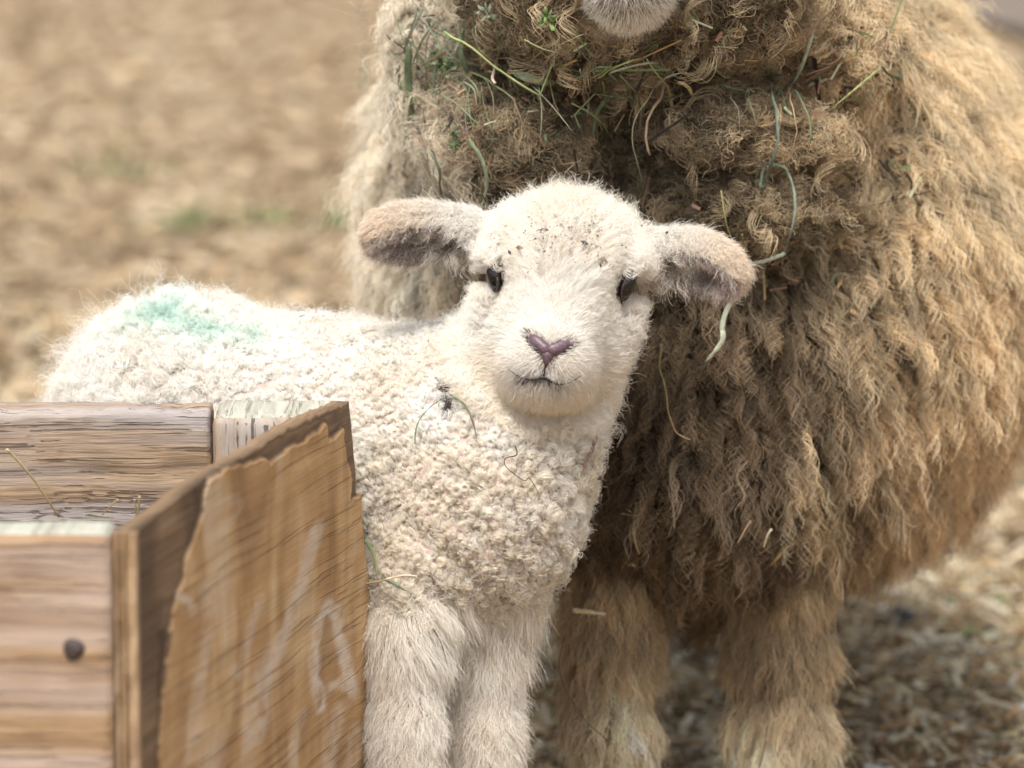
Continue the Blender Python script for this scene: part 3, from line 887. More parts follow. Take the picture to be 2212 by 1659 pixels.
def build_lamb_head():
    rng = np.random.default_rng(141)
    vw = view_weight(0.25, 700, 1750, 300, 1000)
    def wf(c, g):
        f = face_all(c); return vw(c, g) * ((f < body_d(c) + 0.001) & (f < ear_d(c)))
    p, n = sample_roots(F_lamb, lv, lq, 17000, wf, 142)
    k = (bare(p) > 0) & (eye_d(p) > 1.0)
    p, n = p[k], n[k]
    h = head_local(p); q = pix(p)
    N = len(p)
    nosep = H(-16, -150, 210)
    away = p - nosep
    muz = sstep(210, 90, np.linalg.norm((h - np.array([-14, -165, 190])) * np.array([1, 1, 0.8]), axis=1))
    crown = sstep(70, 130, h[:, 1] + 20 * vnoise(p, 40, 143))
    cheek = sstep(110, 150, np.abs(h[:, 0])) + sstep(-190, -250, h[:, 1])
    cheek = np.clip(cheek, 0, 1)
    fore = (1 - muz) * (1 - crown) * (1 - cheek)
    sidew = np.sign(h[:, 0] + 30) 
    flow = nrm(away) + fore[:, None] * (ex * (0.9 * np.sign(h[:, 0] + 40))[:, None] * 1.0)
    flow = flow + 0.30 * (1 - muz)[:, None] * vnoise3(p, 55, 145) + cheek[:, None] * 0.5 * DOWN
    L = 0.0042 * muz + (1 - muz) * (0.0145 * (1 - crown) + 0.017 * crown)
    L = L * np.exp(0.15 * rng.normal(size=N)) * (0.08 + 0.92 * sstep(0.9, 5.5, eye_d(p)))
    pos, li = grow(p, n, flow, L, K=10, th0=0.55 * (1 - crown) + 0.2 * crown, th1=1.25 * (1 - crown) + 0.9 * crown,
                   amp=(0.0013 + 0.0010 * crown + 0.0007 * cheek) * (1 - muz), freq=1.1 + 0.8 * crown, flat=0.5 + 0.5 * crown, kids=12,
                   spread=0.0030, clump=0.62 * (1 - muz), jit=0.13, frizz=(0.00035 + 0.0006 * crown + 0.0004 * cheek) * (1 - muz), len_var=0.2, seed=146)
    c = lamb_white(p, rng)
    low = sstep(-120, -260, h[:, 1])
    c = c * (1 - (low * 0.5)[:, None] * np.array([0.02, 0.08, 0.17]))
    c = c * (1 - np.abs(rng.normal(size=(N, 1))) * np.array([0.02, 0.032, 0.055]) * (1 - muz)[:, None])
    c = c[li] * np.exp(0.05 * rng.normal(size=(len(li), 1)))
    rt = pos[:, 1]; qr = pix(rt)
    # greyish hairs around nostrils and lips
    nd = bare(rt); md = mouth_d(rt)
    dk = np.maximum(sstep(9, 0, nd) * 0.35, sstep(8, 1, md) * 0.10)
    dark = (rng.random(len(rt)) < dk) & (rt[:, 2] < 2.98)
    grey = (sstep(50, 8, md)) * 0.28 * (rt[:, 2] < 2.98)
    c = c * (1 - grey[:, None] * np.array([0.5, 0.48, 0.42]))
    c = np.where(dark[:, None], np.array([0.06, 0.045, 0.05]), c)
    ed = eye_d(rt)
    c = np.where(((ed < 1.45) & (rng.random(len(rt)) < 0.7) & (rt[:, 2] < 3.03))[:, None], np.array([0.05, 0.035, 0.03]), c)
    corner = np.exp(-(np.hypot(qr[:, 0] - 1050, qr[:, 1] - 600) / 18) ** 2) + np.exp(-(np.hypot(qr[:, 0] - 1375, qr[:, 1] - 628) / 18) ** 2)
    c = c * (1 - np.clip(corner, 0, 1)[:, None] * np.array([0.25, 0.38, 0.5]))
    # dirty specks on the crown
    tipq = pix(pos[:, -1])
    sp = vnoise(pos[:, -1], 230, 151) + 0.6 * vnoise(pos[:, -1], 480, 152)
    area = np.exp(-(((tipq[:, 0] - 1235) / 75) ** 2 + ((tipq[:, 1] - 490) / 55) ** 2) * 0.8)
    c = np.where(((sp > 0.9 - 0.4 * area) & (area > 0.15))[:, None], c * np.array([0.72, 0.64, 0.56]), c)
    link_hair("face_fur", pos, taper(10, 0.00011, 0.00005), np.clip(c, 0.01, 0.93), LFUR, lamb_body)
    # crown and cheek curls
    s = rng.choice(N, 4200, replace=False)
    s = s[((crown + cheek * 0.8)[s] > 0.35) & (muz[s] < 0.1)]
    pos, li = grow(p[s], n[s], flow[s] + 0.8 * vnoise3(p[s], 60, 153), 0.016, K=14, th0=0.3, th1=1.15, amp=0.0027, freq=1.5, flat=0.9, kids=16, spread=0.0022,
                   clump=0.3, jit=0.15, frizz=0.0006, len_var=0.2, seed=154)
    c = lamb_white(p[s], rng)[li]
    link_hair("crown_curls", pos, taper(14, 0.00011, 0.00006), np.clip(c * 1.02, 0, 0.93), LFUR, lamb_body)
    # ears
    for E, sgn in ((earL, -1), (earR, 1)):
        outer, inner, root_, A = E
        def we(c, g):
            ed = np.minimum(outer(c), root_(c) + 0.003)
            return ((ed < face_all(c)) & (np.minimum(np.abs(outer(c)), np.abs(inner(c))) < 0.012) & (sgn * (pix(c)[:, 0] - 1210) > 140)).astype(float)
        p, n = sample_roots(F_lamb, lv, lq, 5200, we, 160 + sgn)
        loc = (p - outer.c) @ A / S0
        ins = np.abs(inner(p)) < 0.0025
        along = sstep(-110, 110, loc[:, 0])
        fl = A[:, 0] * 0.9 + (A[:, 1] * (-0.5)) + 0.35 * vnoise3(p, 50, 163)
        fl = np.where(ins[:, None], A[:, 0] * 0.5 - A[:, 1] * 0.7 + 0.7 * vnoise3(p, 70, 165), fl)
        L = np.where(ins, 0.0080, 0.0062) * np.exp(0.2 * rng.normal(size=len(p)))
        pos, li = grow(p, n, fl, L, K=9, th0=np.where(ins, 0.4, 0.6), th1=np.where(ins, 1.1, 1.3), amp=0.0011, freq=1.0, flat=0.6, kids=12, spread=0.0025, clump=0.4,
                       jit=0.18, frizz=np.where(ins, 0.0009, 0.0004), len_var=0.25, seed=166 + sgn)
        white = np.array([0.89, 0.85, 0.79]); pink = np.array([0.80, 0.67, 0.55]); greyc = np.array([0.36, 0.295, 0.265])
        c = white + (pink - white) * (along * 0.9)[:, None]
        c = c + (pink * 0.95 - c) * (sstep(-10, -60, loc[:, 1]) * along)[:, None]
        low_front = ((loc[:, 1] < 4) & (-(n * nrm(p)).sum(1) > 0.1) & (loc[:, 0] > -95)) * 0.65
        c = c + (np.array([0.50, 0.405, 0.345]) - c) * low_front[:, None]
        c = np.where(ins[:, None], greyc * (0.8 + 0.5 * along)[:, None], c)
        c = c[li] * np.exp(0.15 * rng.normal(size=(len(li), 1)))
        c = np.where(((rng.random(len(li)) < 0.3) & ins[li])[:, None], np.array([0.7, 0.66, 0.62]), c)
        near_base = np.flatnonzero((along < 0.30) & ins & (rng.random(len(p)) < 0.07))
        tp, tl = grow(p[near_base], n[near_base], fl[near_base] + 0.8 * vnoise3(p[near_base], 60, 169), 0.018, K=9, th0=0.3, th1=1.2, amp=0.0030, freq=1.1, flat=0.9, kids=12,
                      spread=0.0016, clump=0.3, jit=0.12, frizz=0.0006, len_var=0.25, seed=171 + sgn)
        pos = np.concatenate([pos, tp]); c = np.concatenate([c, np.tile(np.array([[0.84, 0.79, 0.73]]), (len(tl), 1)) * np.exp(0.08 * rng.normal(size=(len(tl), 1)))])
        link_hair("ear_fur", pos, taper(9, 0.00012, 0.00005), np.clip(c, 0.02, 0.9), LFUR, lamb_body)
build_lamb_head()

# --- eyes, nose, mouth
def uv_ellipsoid(c, r, A, nu=28, nv=18):
    V = []; Fc = []
    for j in range(nv + 1):
        th = math.pi * j / nv
        for i in range(nu):
            ph = 2 * math.pi * i / nu
            V.append(np.asarray(c) + A @ (np.array([math.sin(th) * math.cos(ph), math.sin(th) * math.sin(ph), math.cos(th)]) * r))
    for j in range(nv):
        for i in range(nu):
            a = j * nu + i; b = j * nu + (i + 1) % nu
            Fc.append((a, a + nu, b + nu, b))
    return np.array(V), Fc
def tube(points, radii, flat=1.0, nrm_dir=None, m=10):
    """closed tube through points (view axes)"""
    P = np.asarray(points, float); n = len(P)
    T = np.gradient(P, axis=0); T = nrm(T)
    ref = np.asarray(nrm_dir if nrm_dir is not None else (0, 0, -1.0))
    V, Fc = [], []
    for i in range(n):
        a = nrm(np.cross(T[i], ref)); b = nrm(np.cross(a, T[i]))
        for k in range(m):
            ph = 2 * math.pi * k / m
            V.append(P[i] + radii[i] * (math.cos(ph) * a + flat * math.sin(ph) * b))
    for i in range(n - 1):
        for k in range(m):
            a = i * m + k; b = i * m + (k + 1) % m
            Fc.append((a, b, b + m, a + m))
    V += [P[0], P[-1]]
    for k in range(m):
        Fc.append((n * m, (k + 1) % m, k)); Fc.append((n * m + 1, (n - 1) * m + k, (n - 1) * m + (k + 1) % m))
    return np.array(V), Fc
def join(parts):
    V, Fc, o = [], [], 0
    for v, f in parts:
        V.append(v); Fc += [tuple(i + o for i in q) for q in f]; o += len(v)
    return np.concatenate(V), Fc
def interp(pts, n):
    P = np.asarray(pts, float); t = np.linspace(0, len(P) - 1, n)
    out = []
    for x in t:
        i = min(int(x), len(P) - 2); f = x - i
        p0, p1, p2, p3 = P[max(i - 1, 0)], P[i], P[i + 1], P[min(i + 2, len(P) - 1)]
        out.append(0.5 * (2 * p1 + (p2 - p0) * f + (2 * p0 - 5 * p1 + 4 * p2 - p3) * f * f + (3 * p1 - p0 - 3 * p2 + p3) * f ** 3))
    return np.array(out)
eye_mat, n_, l_, b_, o_ = new_mat("dark_eye")
b_.inputs["Base Color"].default_value = (0.008, 0.006, 0.006, 1); b_.inputs["Roughness"].default_value = 0.12
lid_mat = skin_mat("eyelid_skin", (0.05, 0.035, 0.032), 0.45, 0.3, 300)
for (e, sgn), p in zip(EYES, eye_pts):
    g = grad(F_lamb, p[None])[0]
    hx_ = nrm(np.cross(g, (0, 1, 0))); A = np.stack([hx_, np.cross(g, hx_), g], 1)
    v, f = uv_ellipsoid(p + g * 0.0018, np.array([0.0066, 0.0090, 0.0056]), A)
    link_mesh("eye", to_world(v), f, eye_mat, lamb_body)
    ring = [p + g * (0.0030 + 0.0008 * math.sin(a)) + A @ np.array([0.0062 * math.cos(a), 0.0096 * math.sin(a), 0]) for a in np.linspace(0, 2 * math.pi, 29)]
    v, f = tube(ring, np.full(29, 0.00085), 0.8, g, 6)
    link_mesh("eyelid", to_world(v), f, lid_mat, lamb_body)
nose_mat = skin_mat("nose_skin", (0.115, 0.07, 0.088), 0.42, 0.3, 420)
dark_mat = skin_mat("nostril_dark", (0.02, 0.013, 0.014), 0.6, 0.3, 200)
def nose_build():
    S = lambda x, y, l: surf(F_lamb, x, y, l)
    parts = []
    for a, b in ((NOSE_L, NOSE_C), (NOSE_R, NOSE_C)):
        a = np.array(a, float); b = np.array(b, float)
        pts = [S(*(a + (b - a) * t), 0.0003 + 0.0012 * t) for t in np.linspace(0, 1.05, 9)]
        parts.append(tube(pts, [S0 * r for r in (6, 10, 11.5, 12, 12, 12.5, 12.5, 11.5, 6)], 0.75))
    pts = [S(NOSE_C[0] + (NOSE_B[0] - NOSE_C[0]) * t, NOSE_C[1] + (NOSE_B[1] - NOSE_C[1]) * t, 0.0008) for t in np.linspace(-0.1, 1.0, 8)]
    parts.append(tube(pts, [S0 * r for r in (9, 13, 14, 13, 11, 8.5, 6, 3)], 0.6))
    v, f = join(parts)
    o = link_mesh("nose", to_world(v), f, nose_mat, lamb_body)
    # slits under the wings
    for pl in ([(1139, 724), (1143, 736), (1152, 748), (1163, 759), (1171, 766)], [(1237, 741), (1231, 751), (1221, 758), (1209, 764), (1199, 768)]):
        pts = interp([S(x, y, 0.0002) for x, y in pl], 12)
        v, f = tube(pts, [S0 * r for r in np.interp(np.linspace(0, 1, 12), [0, .25, .6, 1], [2, 5.5, 5, 2])], 0.7)
        link_mesh("nostril", to_world(v), f, dark_mat, lamb_body)
    pl = [(1098, 790), (1110, 802), (1130, 813), (1152, 817), (1174, 813), (1187, 820), (1207, 827), (1232, 822), (1252, 809)]
    pts = interp([S(x, y, 0.0017) for x, y in pl], 26)
    a = tube(pts, [S0 * r for r in np.interp(np.linspace(0, 1, 26), [0, .3, .5, .7, 1], [0.5, 2.0, 4.2, 2.4, 0.5])], 0.7)
    pts = interp([S(x, y, 0.0004) for x, y in ((1180, 784), (1177, 800), (1174, 814))], 8)
    b = tube(pts, [S0 * 2.4] * 8, 0.7)
    v, f = join([a, b])
    link_mesh("mouth", to_world(v), f, dark_mat, lamb_body)
nose_build()

# ================================================================== WOODEN BOX
def wood_mat(name, axis, cols, crack=0.5, scale=1.0, grey=(0.40, 0.37, 0.35), grey_amt=0.4, peel=False):
    """weathered timber, grain along the given object axis"""
    m, n, l, b, out = new_mat(name)
    tc = n.new("ShaderNodeTexCoord"); mp = n.new("ShaderNodeMapping")
    st = [150.0 * scale] * 3; st[axis] = 5.0 * scale
    mp.inputs["Scale"].default_value = st
    src = tc.outputs["Object"]
    if peel:
        uvn = n.new("ShaderNodeUVMap"); uvn.uv_map = "sheet"; src = uvn.outputs[0]
    wob = n.new("ShaderNodeTexNoise"); wob.inputs["Scale"].default_value = 7 * scale; wob.inputs["Detail"].default_value = 2
    l.new(src, wob.inputs["Vector"])
    off = n.new("ShaderNodeVectorMath"); off.operation = 'SCALE'; off.inputs["Scale"].default_value = 0.012 if not peel else 0.014
    l.new(wob.outputs["Color"], off.inputs[0])
    add = n.new("ShaderNodeVectorMath"); l.new(src, add.inputs[0]); l.new(off.outputs[0], add.inputs[1])
    l.new(add.outputs[0], mp.inputs["Vector"])
    g1 = n.new("ShaderNodeTexNoise"); g1.inputs["Scale"].default_value = 1.0; g1.inputs["Detail"].default_value = 6; g1.inputs["Roughness"].default_value = 0.72
    l.new(mp.outputs[0], g1.inputs["Vector"])
    r1 = ramp(n, [(0.28, cols[0]), (0.45, cols[1]), (0.58, cols[2]), (0.74, cols[3])])
    l.new(g1.outputs[0], r1.inputs[0])
    # grey weathering in long patches
    mp2 = n.new("ShaderNodeMapping"); st2 = [38.0 * scale] * 3; st2[axis] = 2.4 * scale; mp2.inputs["Scale"].default_value = st2
    mp2.inputs["Location"].default_value = (3.1, 5.2, 1.7)
    l.new(add.outputs[0], mp2.inputs["Vector"])
    g2 = n.new("ShaderNodeTexNoise"); g2.inputs["Scale"].default_value = 1.0; g2.inputs["Detail"].default_value = 5
    l.new(mp2.outputs[0], g2.inputs["Vector"])
    r2 = ramp(n, [(0.43, (0, 0, 0)), (0.60, (1, 1, 1))]); l.new(g2.outputs[0], r2.inputs[0])
    ga = n.new("ShaderNodeMath"); ga.operation = 'MULTIPLY'; ga.inputs[1].default_value = grey_amt; l.new(r2.outputs[0], ga.inputs[0])
    mx = n.new("ShaderNodeMixRGB"); l.new(ga.outputs[0], mx.inputs[0]); l.new(r1.outputs[0], mx.inputs[1]); mx.inputs[2].default_value = (*grey, 1)
    # fine drying cracks
    mp3 = n.new("ShaderNodeMapping"); st3 = [400.0 * scale] * 3; st3[axis] = 6.0 * scale; mp3.inputs["Scale"].default_value = st3
    l.new(add.outputs[0], mp3.inputs["Vector"])
    g3 = n.new("ShaderNodeTexNoise"); g3.inputs["Scale"].default_value = 1.0; g3.inputs["Detail"].default_value = 3; g3.inputs["Roughness"].default_value = 0.5
    l.new(mp3.outputs[0], g3.inputs["Vector"])
    r3 = ramp(n, [(0.37, (1, 1, 1)), (0.41, (0, 0, 0))]); l.new(g3.outputs[0], r3.inputs[0])
    ca = n.new("ShaderNodeMath"); ca.operation = 'MULTIPLY'; ca.inputs[1].default_value = crack; l.new(r3.outputs[0], ca.inputs[0])
    mx3 = n.new("ShaderNodeMixRGB"); l.new(ca.outputs[0], mx3.inputs[0]); l.new(mx.outputs[0], mx3.inputs[1]); mx3.inputs[2].default_value = (0.055, 0.038, 0.028, 1)
    col = mx3.outputs[0]
    if peel:
        mp4 = n.new("ShaderNodeMapping"); mp4.inputs["Scale"].default_value = (17, 6.0, 1); mp4.inputs["Rotation"].default_value = (0, 0, 0.35)
        l.new(src, mp4.inputs["Vector"])
        g4 = n.new("ShaderNodeTexNoise"); g4.inputs["Scale"].default_value = 1.0; g4.inputs["Detail"].default_value = 4; g4.inputs["Distortion"].default_value = 0.9
        l.new(mp4.outputs[0], g4.inputs["Vector"])
        r4 = ramp(n, [(0.30, (0.24, 0.135, 0.062)), (0.45, (0.42, 0.255, 0.12)), (0.55, (0.54, 0.355, 0.185)), (0.70, (0.64, 0.52, 0.38))]); l.new(g4.outputs[0], r4.inputs[0])
        q4 = n.new("ShaderNodeMixRGB"); q4.inputs[0].default_value = 0.6; l.new(col, q4.inputs[1]); l.new(r4.outputs[0], q4.inputs[2]); col = q4.outputs[0]
        for nm, c, amt in (("bare_core", (0.17, 0.105, 0.062), 0.9), ("old_paint", (0.60, 0.52, 0.45), 0.85), ("dark_edge", (0.07, 0.045, 0.03), 0.85)):
            at = n.new("ShaderNodeAttribute"); at.attribute_name = nm
            k = n.new("ShaderNodeMath"); k.operation = 'MULTIPLY'; k.inputs[1].default_value = amt; l.new(at.outputs["Fac"], k.inputs[0])
            q = n.new("ShaderNodeMixRGB"); l.new(k.outputs[0], q.inputs[0]); l.new(col, q.inputs[1])
            if nm == "bare_core":
                rr = ramp(n, [(0.3, (0.075, 0.05, 0.035)), (0.5, (0.17, 0.11, 0.07)), (0.7, (0.27, 0.19, 0.12))]); l.new(g1.outputs[0], rr.inputs[0]); l.new(rr.outputs[0], q.inputs[2])
            else:
                q.inputs[2].default_value = (*c, 1)
            col = q.outputs[0]
    l.new(col, b.inputs["Base Color"])
    b.inputs["Roughness"].default_value = 0.8; b.inputs["Specular IOR Level"].default_value = 0.25
    mh = n.new("ShaderNodeMath"); mh.operation = 'MULTIPLY_ADD'; mh.inputs[1].default_value = -0.8
    l.new(r3.outputs[0], mh.inputs[0]); l.new(g1.outputs[0], mh.inputs[2])
    bp = n.new("ShaderNodeBump"); bp.inputs["Strength"].default_value = 0.7; bp.inputs["Distance"].default_value = 0.003
    l.new(mh.outputs[0], bp.inputs["Height"]); l.new(bp.outputs[0], b.inputs["Normal"])
    return m
BROWN = [(0.13, 0.078, 0.042), (0.25, 0.155, 0.086), (0.35, 0.235, 0.135), (0.45, 0.34, 0.23)]
TANW = [(0.12, 0.085, 0.06), (0.26, 0.18, 0.12), (0.37, 0.27, 0.18), (0.47, 0.37, 0.27)]
wood_back = wood_mat("weathered_board", 0, TANW, crack=0.65, grey=(0.33, 0.305, 0.305), grey_amt=0.85)
wood_post = wood_mat("weathered_post", 2, TANW, crack=0.8, grey=(0.40, 0.37, 0.345), grey_amt=0.8)
wood_front = wood_mat("brown_board", 0, BROWN, crack=0.3, grey=(0.46, 0.38, 0.34), grey_amt=0.55)
wood_panel = wood_mat("peeling_plywood", 0, [(0.25, 0.142, 0.068), (0.33, 0.195, 0.095), (0.39, 0.245, 0.125), (0.47, 0.335, 0.20)], crack=0.5, grey=(0.54, 0.39, 0.24), grey_amt=0.7, peel=True, scale=0.5)
wood_top = wood_mat("end_grain", 1, [(0.22, 0.20, 0.155), (0.33, 0.315, 0.26), (0.42, 0.41, 0.355), (0.50, 0.49, 0.44)], crack=0.35, grey=(0.40, 0.42, 0.35), grey_amt=0.5)

ZT = float(to_world(Q(755, 880, 2.925))[2])
UPZ = np.array([0, 0, 1.0])
def on_top(px, py, z=None): return ray_plane(px, py, np.array([0, 0, ZT if z is None else z]), UPZ)
box_root = empty("wooden_feed_box", (-0.3, 2.7, 0.0), "weathered brown wooden box with a peeling plywood side in front of the lamb", "wooden box")
def board(name, c0, c1, mats, nseg=(40, 4, 24), rough=0.0018, rnd=0.004, seed=0, chew=0.0, parent=None, topmat=True):
    """a box between two corners, its faces cut fine and worn; material 1 on the top"""
    c0 = np.asarray(c0, float); c1 = np.asarray(c1, float); V = {}; verts = []; faces = []; mi = []
    sx, sy, sz = nseg
    def vid(i, j, k):
        if (i, j, k) not in V:
            V[(i, j, k)] = len(verts); verts.append((i / sx, j / sy, k / sz))
        return V[(i, j, k)]
    for i in range(sx):
        for j in range(sy):
            for k, f in ((0, 0), (sz, 1)):
                q = [vid(i, j, k), vid(i + 1, j, k), vid(i + 1, j + 1, k), vid(i, j + 1, k)]
                faces.append(q if f else q[::-1]); mi.append(1 if f and topmat else 0)
    for i in range(sx):
        for k in range(sz):
            for j, f in ((0, 0), (sy, 1)):
                q = [vid(i, j, k), vid(i, j, k + 1), vid(i + 1, j, k + 1), vid(i + 1, j, k)]
                faces.append(q if f else q[::-1]); mi.append(0)
    for j in range(sy):
        for k in range(sz):
            for i, f in ((0, 0), (sx, 1)):
                q = [vid(i, j, k), vid(i, j + 1, k), vid(i, j + 1, k + 1), vid(i, j, k + 1)]
                faces.append(q if f else q[::-1]); mi.append(0)
    u = np.array(verts); p = c0 + (c1 - c0) * u
    # worn round edges
    ctr = (c0 + c1) / 2; hlf = (c1 - c0) / 2
    dd = np.abs(p - ctr) - (np.abs(hlf) - rnd)
    dp = np.maximum(dd, 0); ln = np.linalg.norm(dp, axis=1)
    s = np.where(ln > rnd, rnd / np.maximum(ln, 1e-9), 1)
    p = p - np.sign(p - ctr) * dp * (1 - s)[:, None]
    p = p + vnoise3(p * np.array([1, 1, 1]), 60, seed) * rough * np.array([0.4, 1, 0.6])
    if chew:
        top = u[:, 2] > 0.93
        p[:, 2] -= np.where(top, chew * np.clip(fbm(p * np.array([1, 3.0, 0.2]), 55, seed + 3, 4) + 0.1, 0, 1), 0)
    me = bpy.data.meshes.new(name); me.from_pydata([tuple(v) for v in p.tolist()], [], faces)
    for m in mats: me.materials.append(m)
    me.polygons.foreach_set("material_index", np.array(mi, np.int32)); me.polygons.foreach_set("use_smooth", np.ones(len(faces), bool)); me.update()
    o = bpy.data.objects.new(name, me); sc.collection.objects.link(o); set_parent(o, parent)
    return o
# corner post (its top shows), back board butting against it, front board
pf = on_top(588, 897); pb = on_top(588, 862)
xl = on_top(457, 897)[0]; xr = xl + 0.082
board("corner_post", (xl, pf[1], 0.0), (xr, pb[1], ZT), [wood_post, wood_top], (14, 12, 60), 0.0012, 0.006, 3, parent=box_root)
bf = on_top(300, 882)
board("back_board", (-0.72, bf[1], ZT - 0.235), (xl - 0.0025, pb[1] - 0.003, ZT - 0.0005), [wood_back, wood_back], (150, 6, 40), 0.0016, 0.003, 5, chew=0.006, parent=box_root)
zf = ZT + 0.001
ff = on_top(120, 1152, zf); fb = on_top(120, 1122, zf); fx = on_top(241, 1152, zf)[0]
board("front_board", (-0.72, ff[1], 0.02), (fx, fb[1], zf), [wood_front, wood_top], (90, 6, 60), 0.0012, 0.004, 9, parent=box_root)
# nail hole with a sunk rusty nail head
rust = skin_mat("rusty_nail", (0.045, 0.032, 0.028), 0.7, 0.4, 300)
nc = ray_plane(159, 1402, np.array([0, ff[1], 0]), np.array([0, 1.0, 0]))
def nail_head(c, r, parent):
    V, Fc = [], []
    prof = [(0.0, 0.0016), (0.55, 0.0014), (0.85, 0.0006), (1.0, -0.001), (1.0, -0.006)]
    m = 20
    for rr, h in prof:
        for k in range(m):
            a = 2 * math.pi * k / m; w_ = 1 + 0.06 * math.sin(3 * a + 1)
            V.append((c[0] + r * rr * w_ * math.cos(a), c[1] - h - 0.0012, c[2] + r * rr * w_ * math.sin(a)))
    for i in range(len(prof) - 1):
        for k in range(m):
            a = i * m + k; b = i * m + (k + 1) % m
            Fc.append((a, b, b + m, a + m))
    return link_mesh("nail", V, Fc, rust, parent)
nail_head(nc, 0.0062, box_root)

# plywood side: a vertical sheet running back from the near corner to the far one
PA = on_top(300, 1149); PB = on_top(757, 880)
pd = nrm((PB - PA) * np.array([1, 1, 0])); pn = np.array([pd[1], -pd[0], 0.0])            # outward face normal
def sheet(px, py):
    q = ray_plane(px, py, PA, pn)
    return np.array([(q - PA) @ pd, q[2]])
def C2(x, y): return (x * 0.5052, 820.9 + y * 0.5052)      # reading of the enlarged photograph
def sheet_poly(pts): return np.array([sheet(*C2(*p)) for p in pts])
def poly_sd(p, poly):
    """signed distance to a polygon, negative inside"""
    d = np.full(len(p), 1e9); ins = np.zeros(len(p), bool); n = len(poly)
    for i in range(n):
        a, b = poly[i], poly[(i + 1) % n]
        ab = b - a; h = np.clip(((p - a) @ ab) / max(ab @ ab, 1e-12), 0, 1)
        d = np.minimum(d, np.linalg.norm(p - a - h[:, None] * ab, axis=1))
        cond = (a[1] > p[:, 1]) != (b[1] > p[:, 1])
        xi = a[0] + (p[:, 1] - a[1]) / np.where(cond, (b[1] - a[1]), 1) * ab[0]
        ins ^= cond & (p[:, 0] < xi)
    return np.where(ins, -d, d)
def build_panel():
    top = sheet_poly([(594, 650), (620, 628), (700, 570), (800, 485), (870, 435), (960, 378), (1060, 322), (1140, 275), (1250, 205), (1340, 160), (1420, 125), (1478, 105)])
    right = sheet_poly([(1500, 118), (1512, 250), (1525, 400), (1526, 480), (1541, 492), (1545, 640), (1560, 760), (1572, 900), (1578, 1200), (1578, 1640)])
    right[-1, 1] = -0.2
    ns, nz = 330, 330
    ztop_at = lambda s: np.interp(s, top[:, 0], top[:, 1])
    send_at = lambda z: np.interp(-z, -right[::-1][::-1, 1], right[:, 0])
    U, W = np.meshgrid(np.linspace(0, 1, ns), np.linspace(0, 1, nz), indexing='xy')
    z0 = 0.01
    s = U * right[:, 0].max(); z = z0 + W * (ztop_at(np.minimum(s, top[-1, 0])) - z0)
    send = send_at(z)
    s = U * send; z = z0 + W * (ztop_at(np.minimum(s, top[-1, 0])) - z0)
    sz = np.stack([s.ravel(), z.ravel()], 1)
    p3 = np.concatenate([sz, np.zeros((len(sz), 1))], 1)
    ven = sheet_poly([(660, 1690), (690, 1560), (700, 1400), (705, 1330), (722, 1200), (735, 1080), (765, 950), (760, 920), (795, 850), (800, 760), (845, 650), (875, 580), (880, 500),
                      (905, 420), (1000, 372), (1130, 335), (1160, 350), (1230, 300), (1330, 240), (1385, 195), (1395, 262), (1435, 228), (1460, 205), (1475, 290), (1478, 340), (1497, 420), (1493, 515), (1545, 485),
                      (1700, 700), (1700, 1690)])
    ven[0, 1] = ven[-1, 1] = -0.3
    jag = vnoise(p3 * np.array([0.5, 1, 1]), 110, 201) * 0.0035 + vnoise(p3 * np.array([0.4, 1, 1]), 300, 202) * 0.0012
    sdv = poly_sd(sz, ven) + jag
    core = sstep(-0.0004, 0.0006, sdv)
    edge = np.exp(-((sdv - 0.0022) / 0.0022) ** 2)
    chunk = sheet_poly([(700, 1090), (745, 1075), (720, 1200), (700, 1350), (690, 1360), (700, 1200)])
    dark = np.clip(edge * 0.55 * core + sstep(0.002, -0.001, poly_sd(sz, chunk) + jag) * 0.9, 0, 1)
    knot = sheet_poly([(845, 480), (870, 470), (872, 550), (850, 560)])
    dark = np.clip(dark + sstep(0.002, -0.001, poly_sd(sz, knot) + jag), 0, 1)
    dark = np.clip(dark + core * sstep(0.05, 0.45, fbm(p3 * np.array([0.5, 0.3, 1]), 45, 205, 4)) * 0.75, 0, 1)
    # old whitish paint strokes, nearly worn off
    def stroke(pts, wd):
        q = sheet_poly(pts); d = np.full(len(sz), 1e9)
        A = np.array([1 / 3.2, 1.0])
        for i in range(len(q) - 1):
            a, b = q[i] * A, q[i + 1] * A; pp = sz * A; ab = b - a
            h = np.clip(((pp - a) @ ab) / (ab @ ab), 0, 1)
            d = np.minimum(d, np.linalg.norm(pp - a - h[:, None] * ab, axis=1))
        return d / wd
    strokes = [([(1405, 965), (1370, 1040), (1350, 1180), (1362, 1300), (1385, 1400)], 0.0072, 1.0), ([(1405, 965), (1440, 1000), (1460, 1120), (1480, 1220), (1505, 1330)], 0.0066, 1.0),
               ([(1425, 1310), (1470, 1290), (1515, 1340)], 0.006, 0.8), ([(1345, 650), (1318, 780), (1280, 890), (1240, 1030), (1190, 1130)], 0.0105, 0.85), ([(1190, 1130), (1140, 1230), (1110, 1380), (1090, 1520)], 0.0135, 0.75),
               ([(880, 880), (905, 1000), (870, 1180), (845, 1380), (825, 1600)], 0.008, 0.45), ([(1110, 950), (1075, 1060), (1045, 1190)], 0.007, 0.45), ([(770, 925), (810, 945), (830, 985)], 0.004, 0.7),
               ([(1000, 1235), (1040, 1260)], 0.006, 0.55), ([(1450, 1420), (1430, 1520), (1400, 1680)], 0.012, 0.5), ([(1290, 1440), (1250, 1600)], 0.009, 0.4), ([(920, 560), (960, 510), (1010, 520)], 0.006, 0.3),
               ([(940, 650), (1000, 600), (1030, 540)], 0.005, 0.3), ([(930, 1550), (910, 1660)], 0.01, 0.5), ([(1520, 1500), (1500, 1660)], 0.01, 0.55)]
    paint = np.zeros(len(sz))
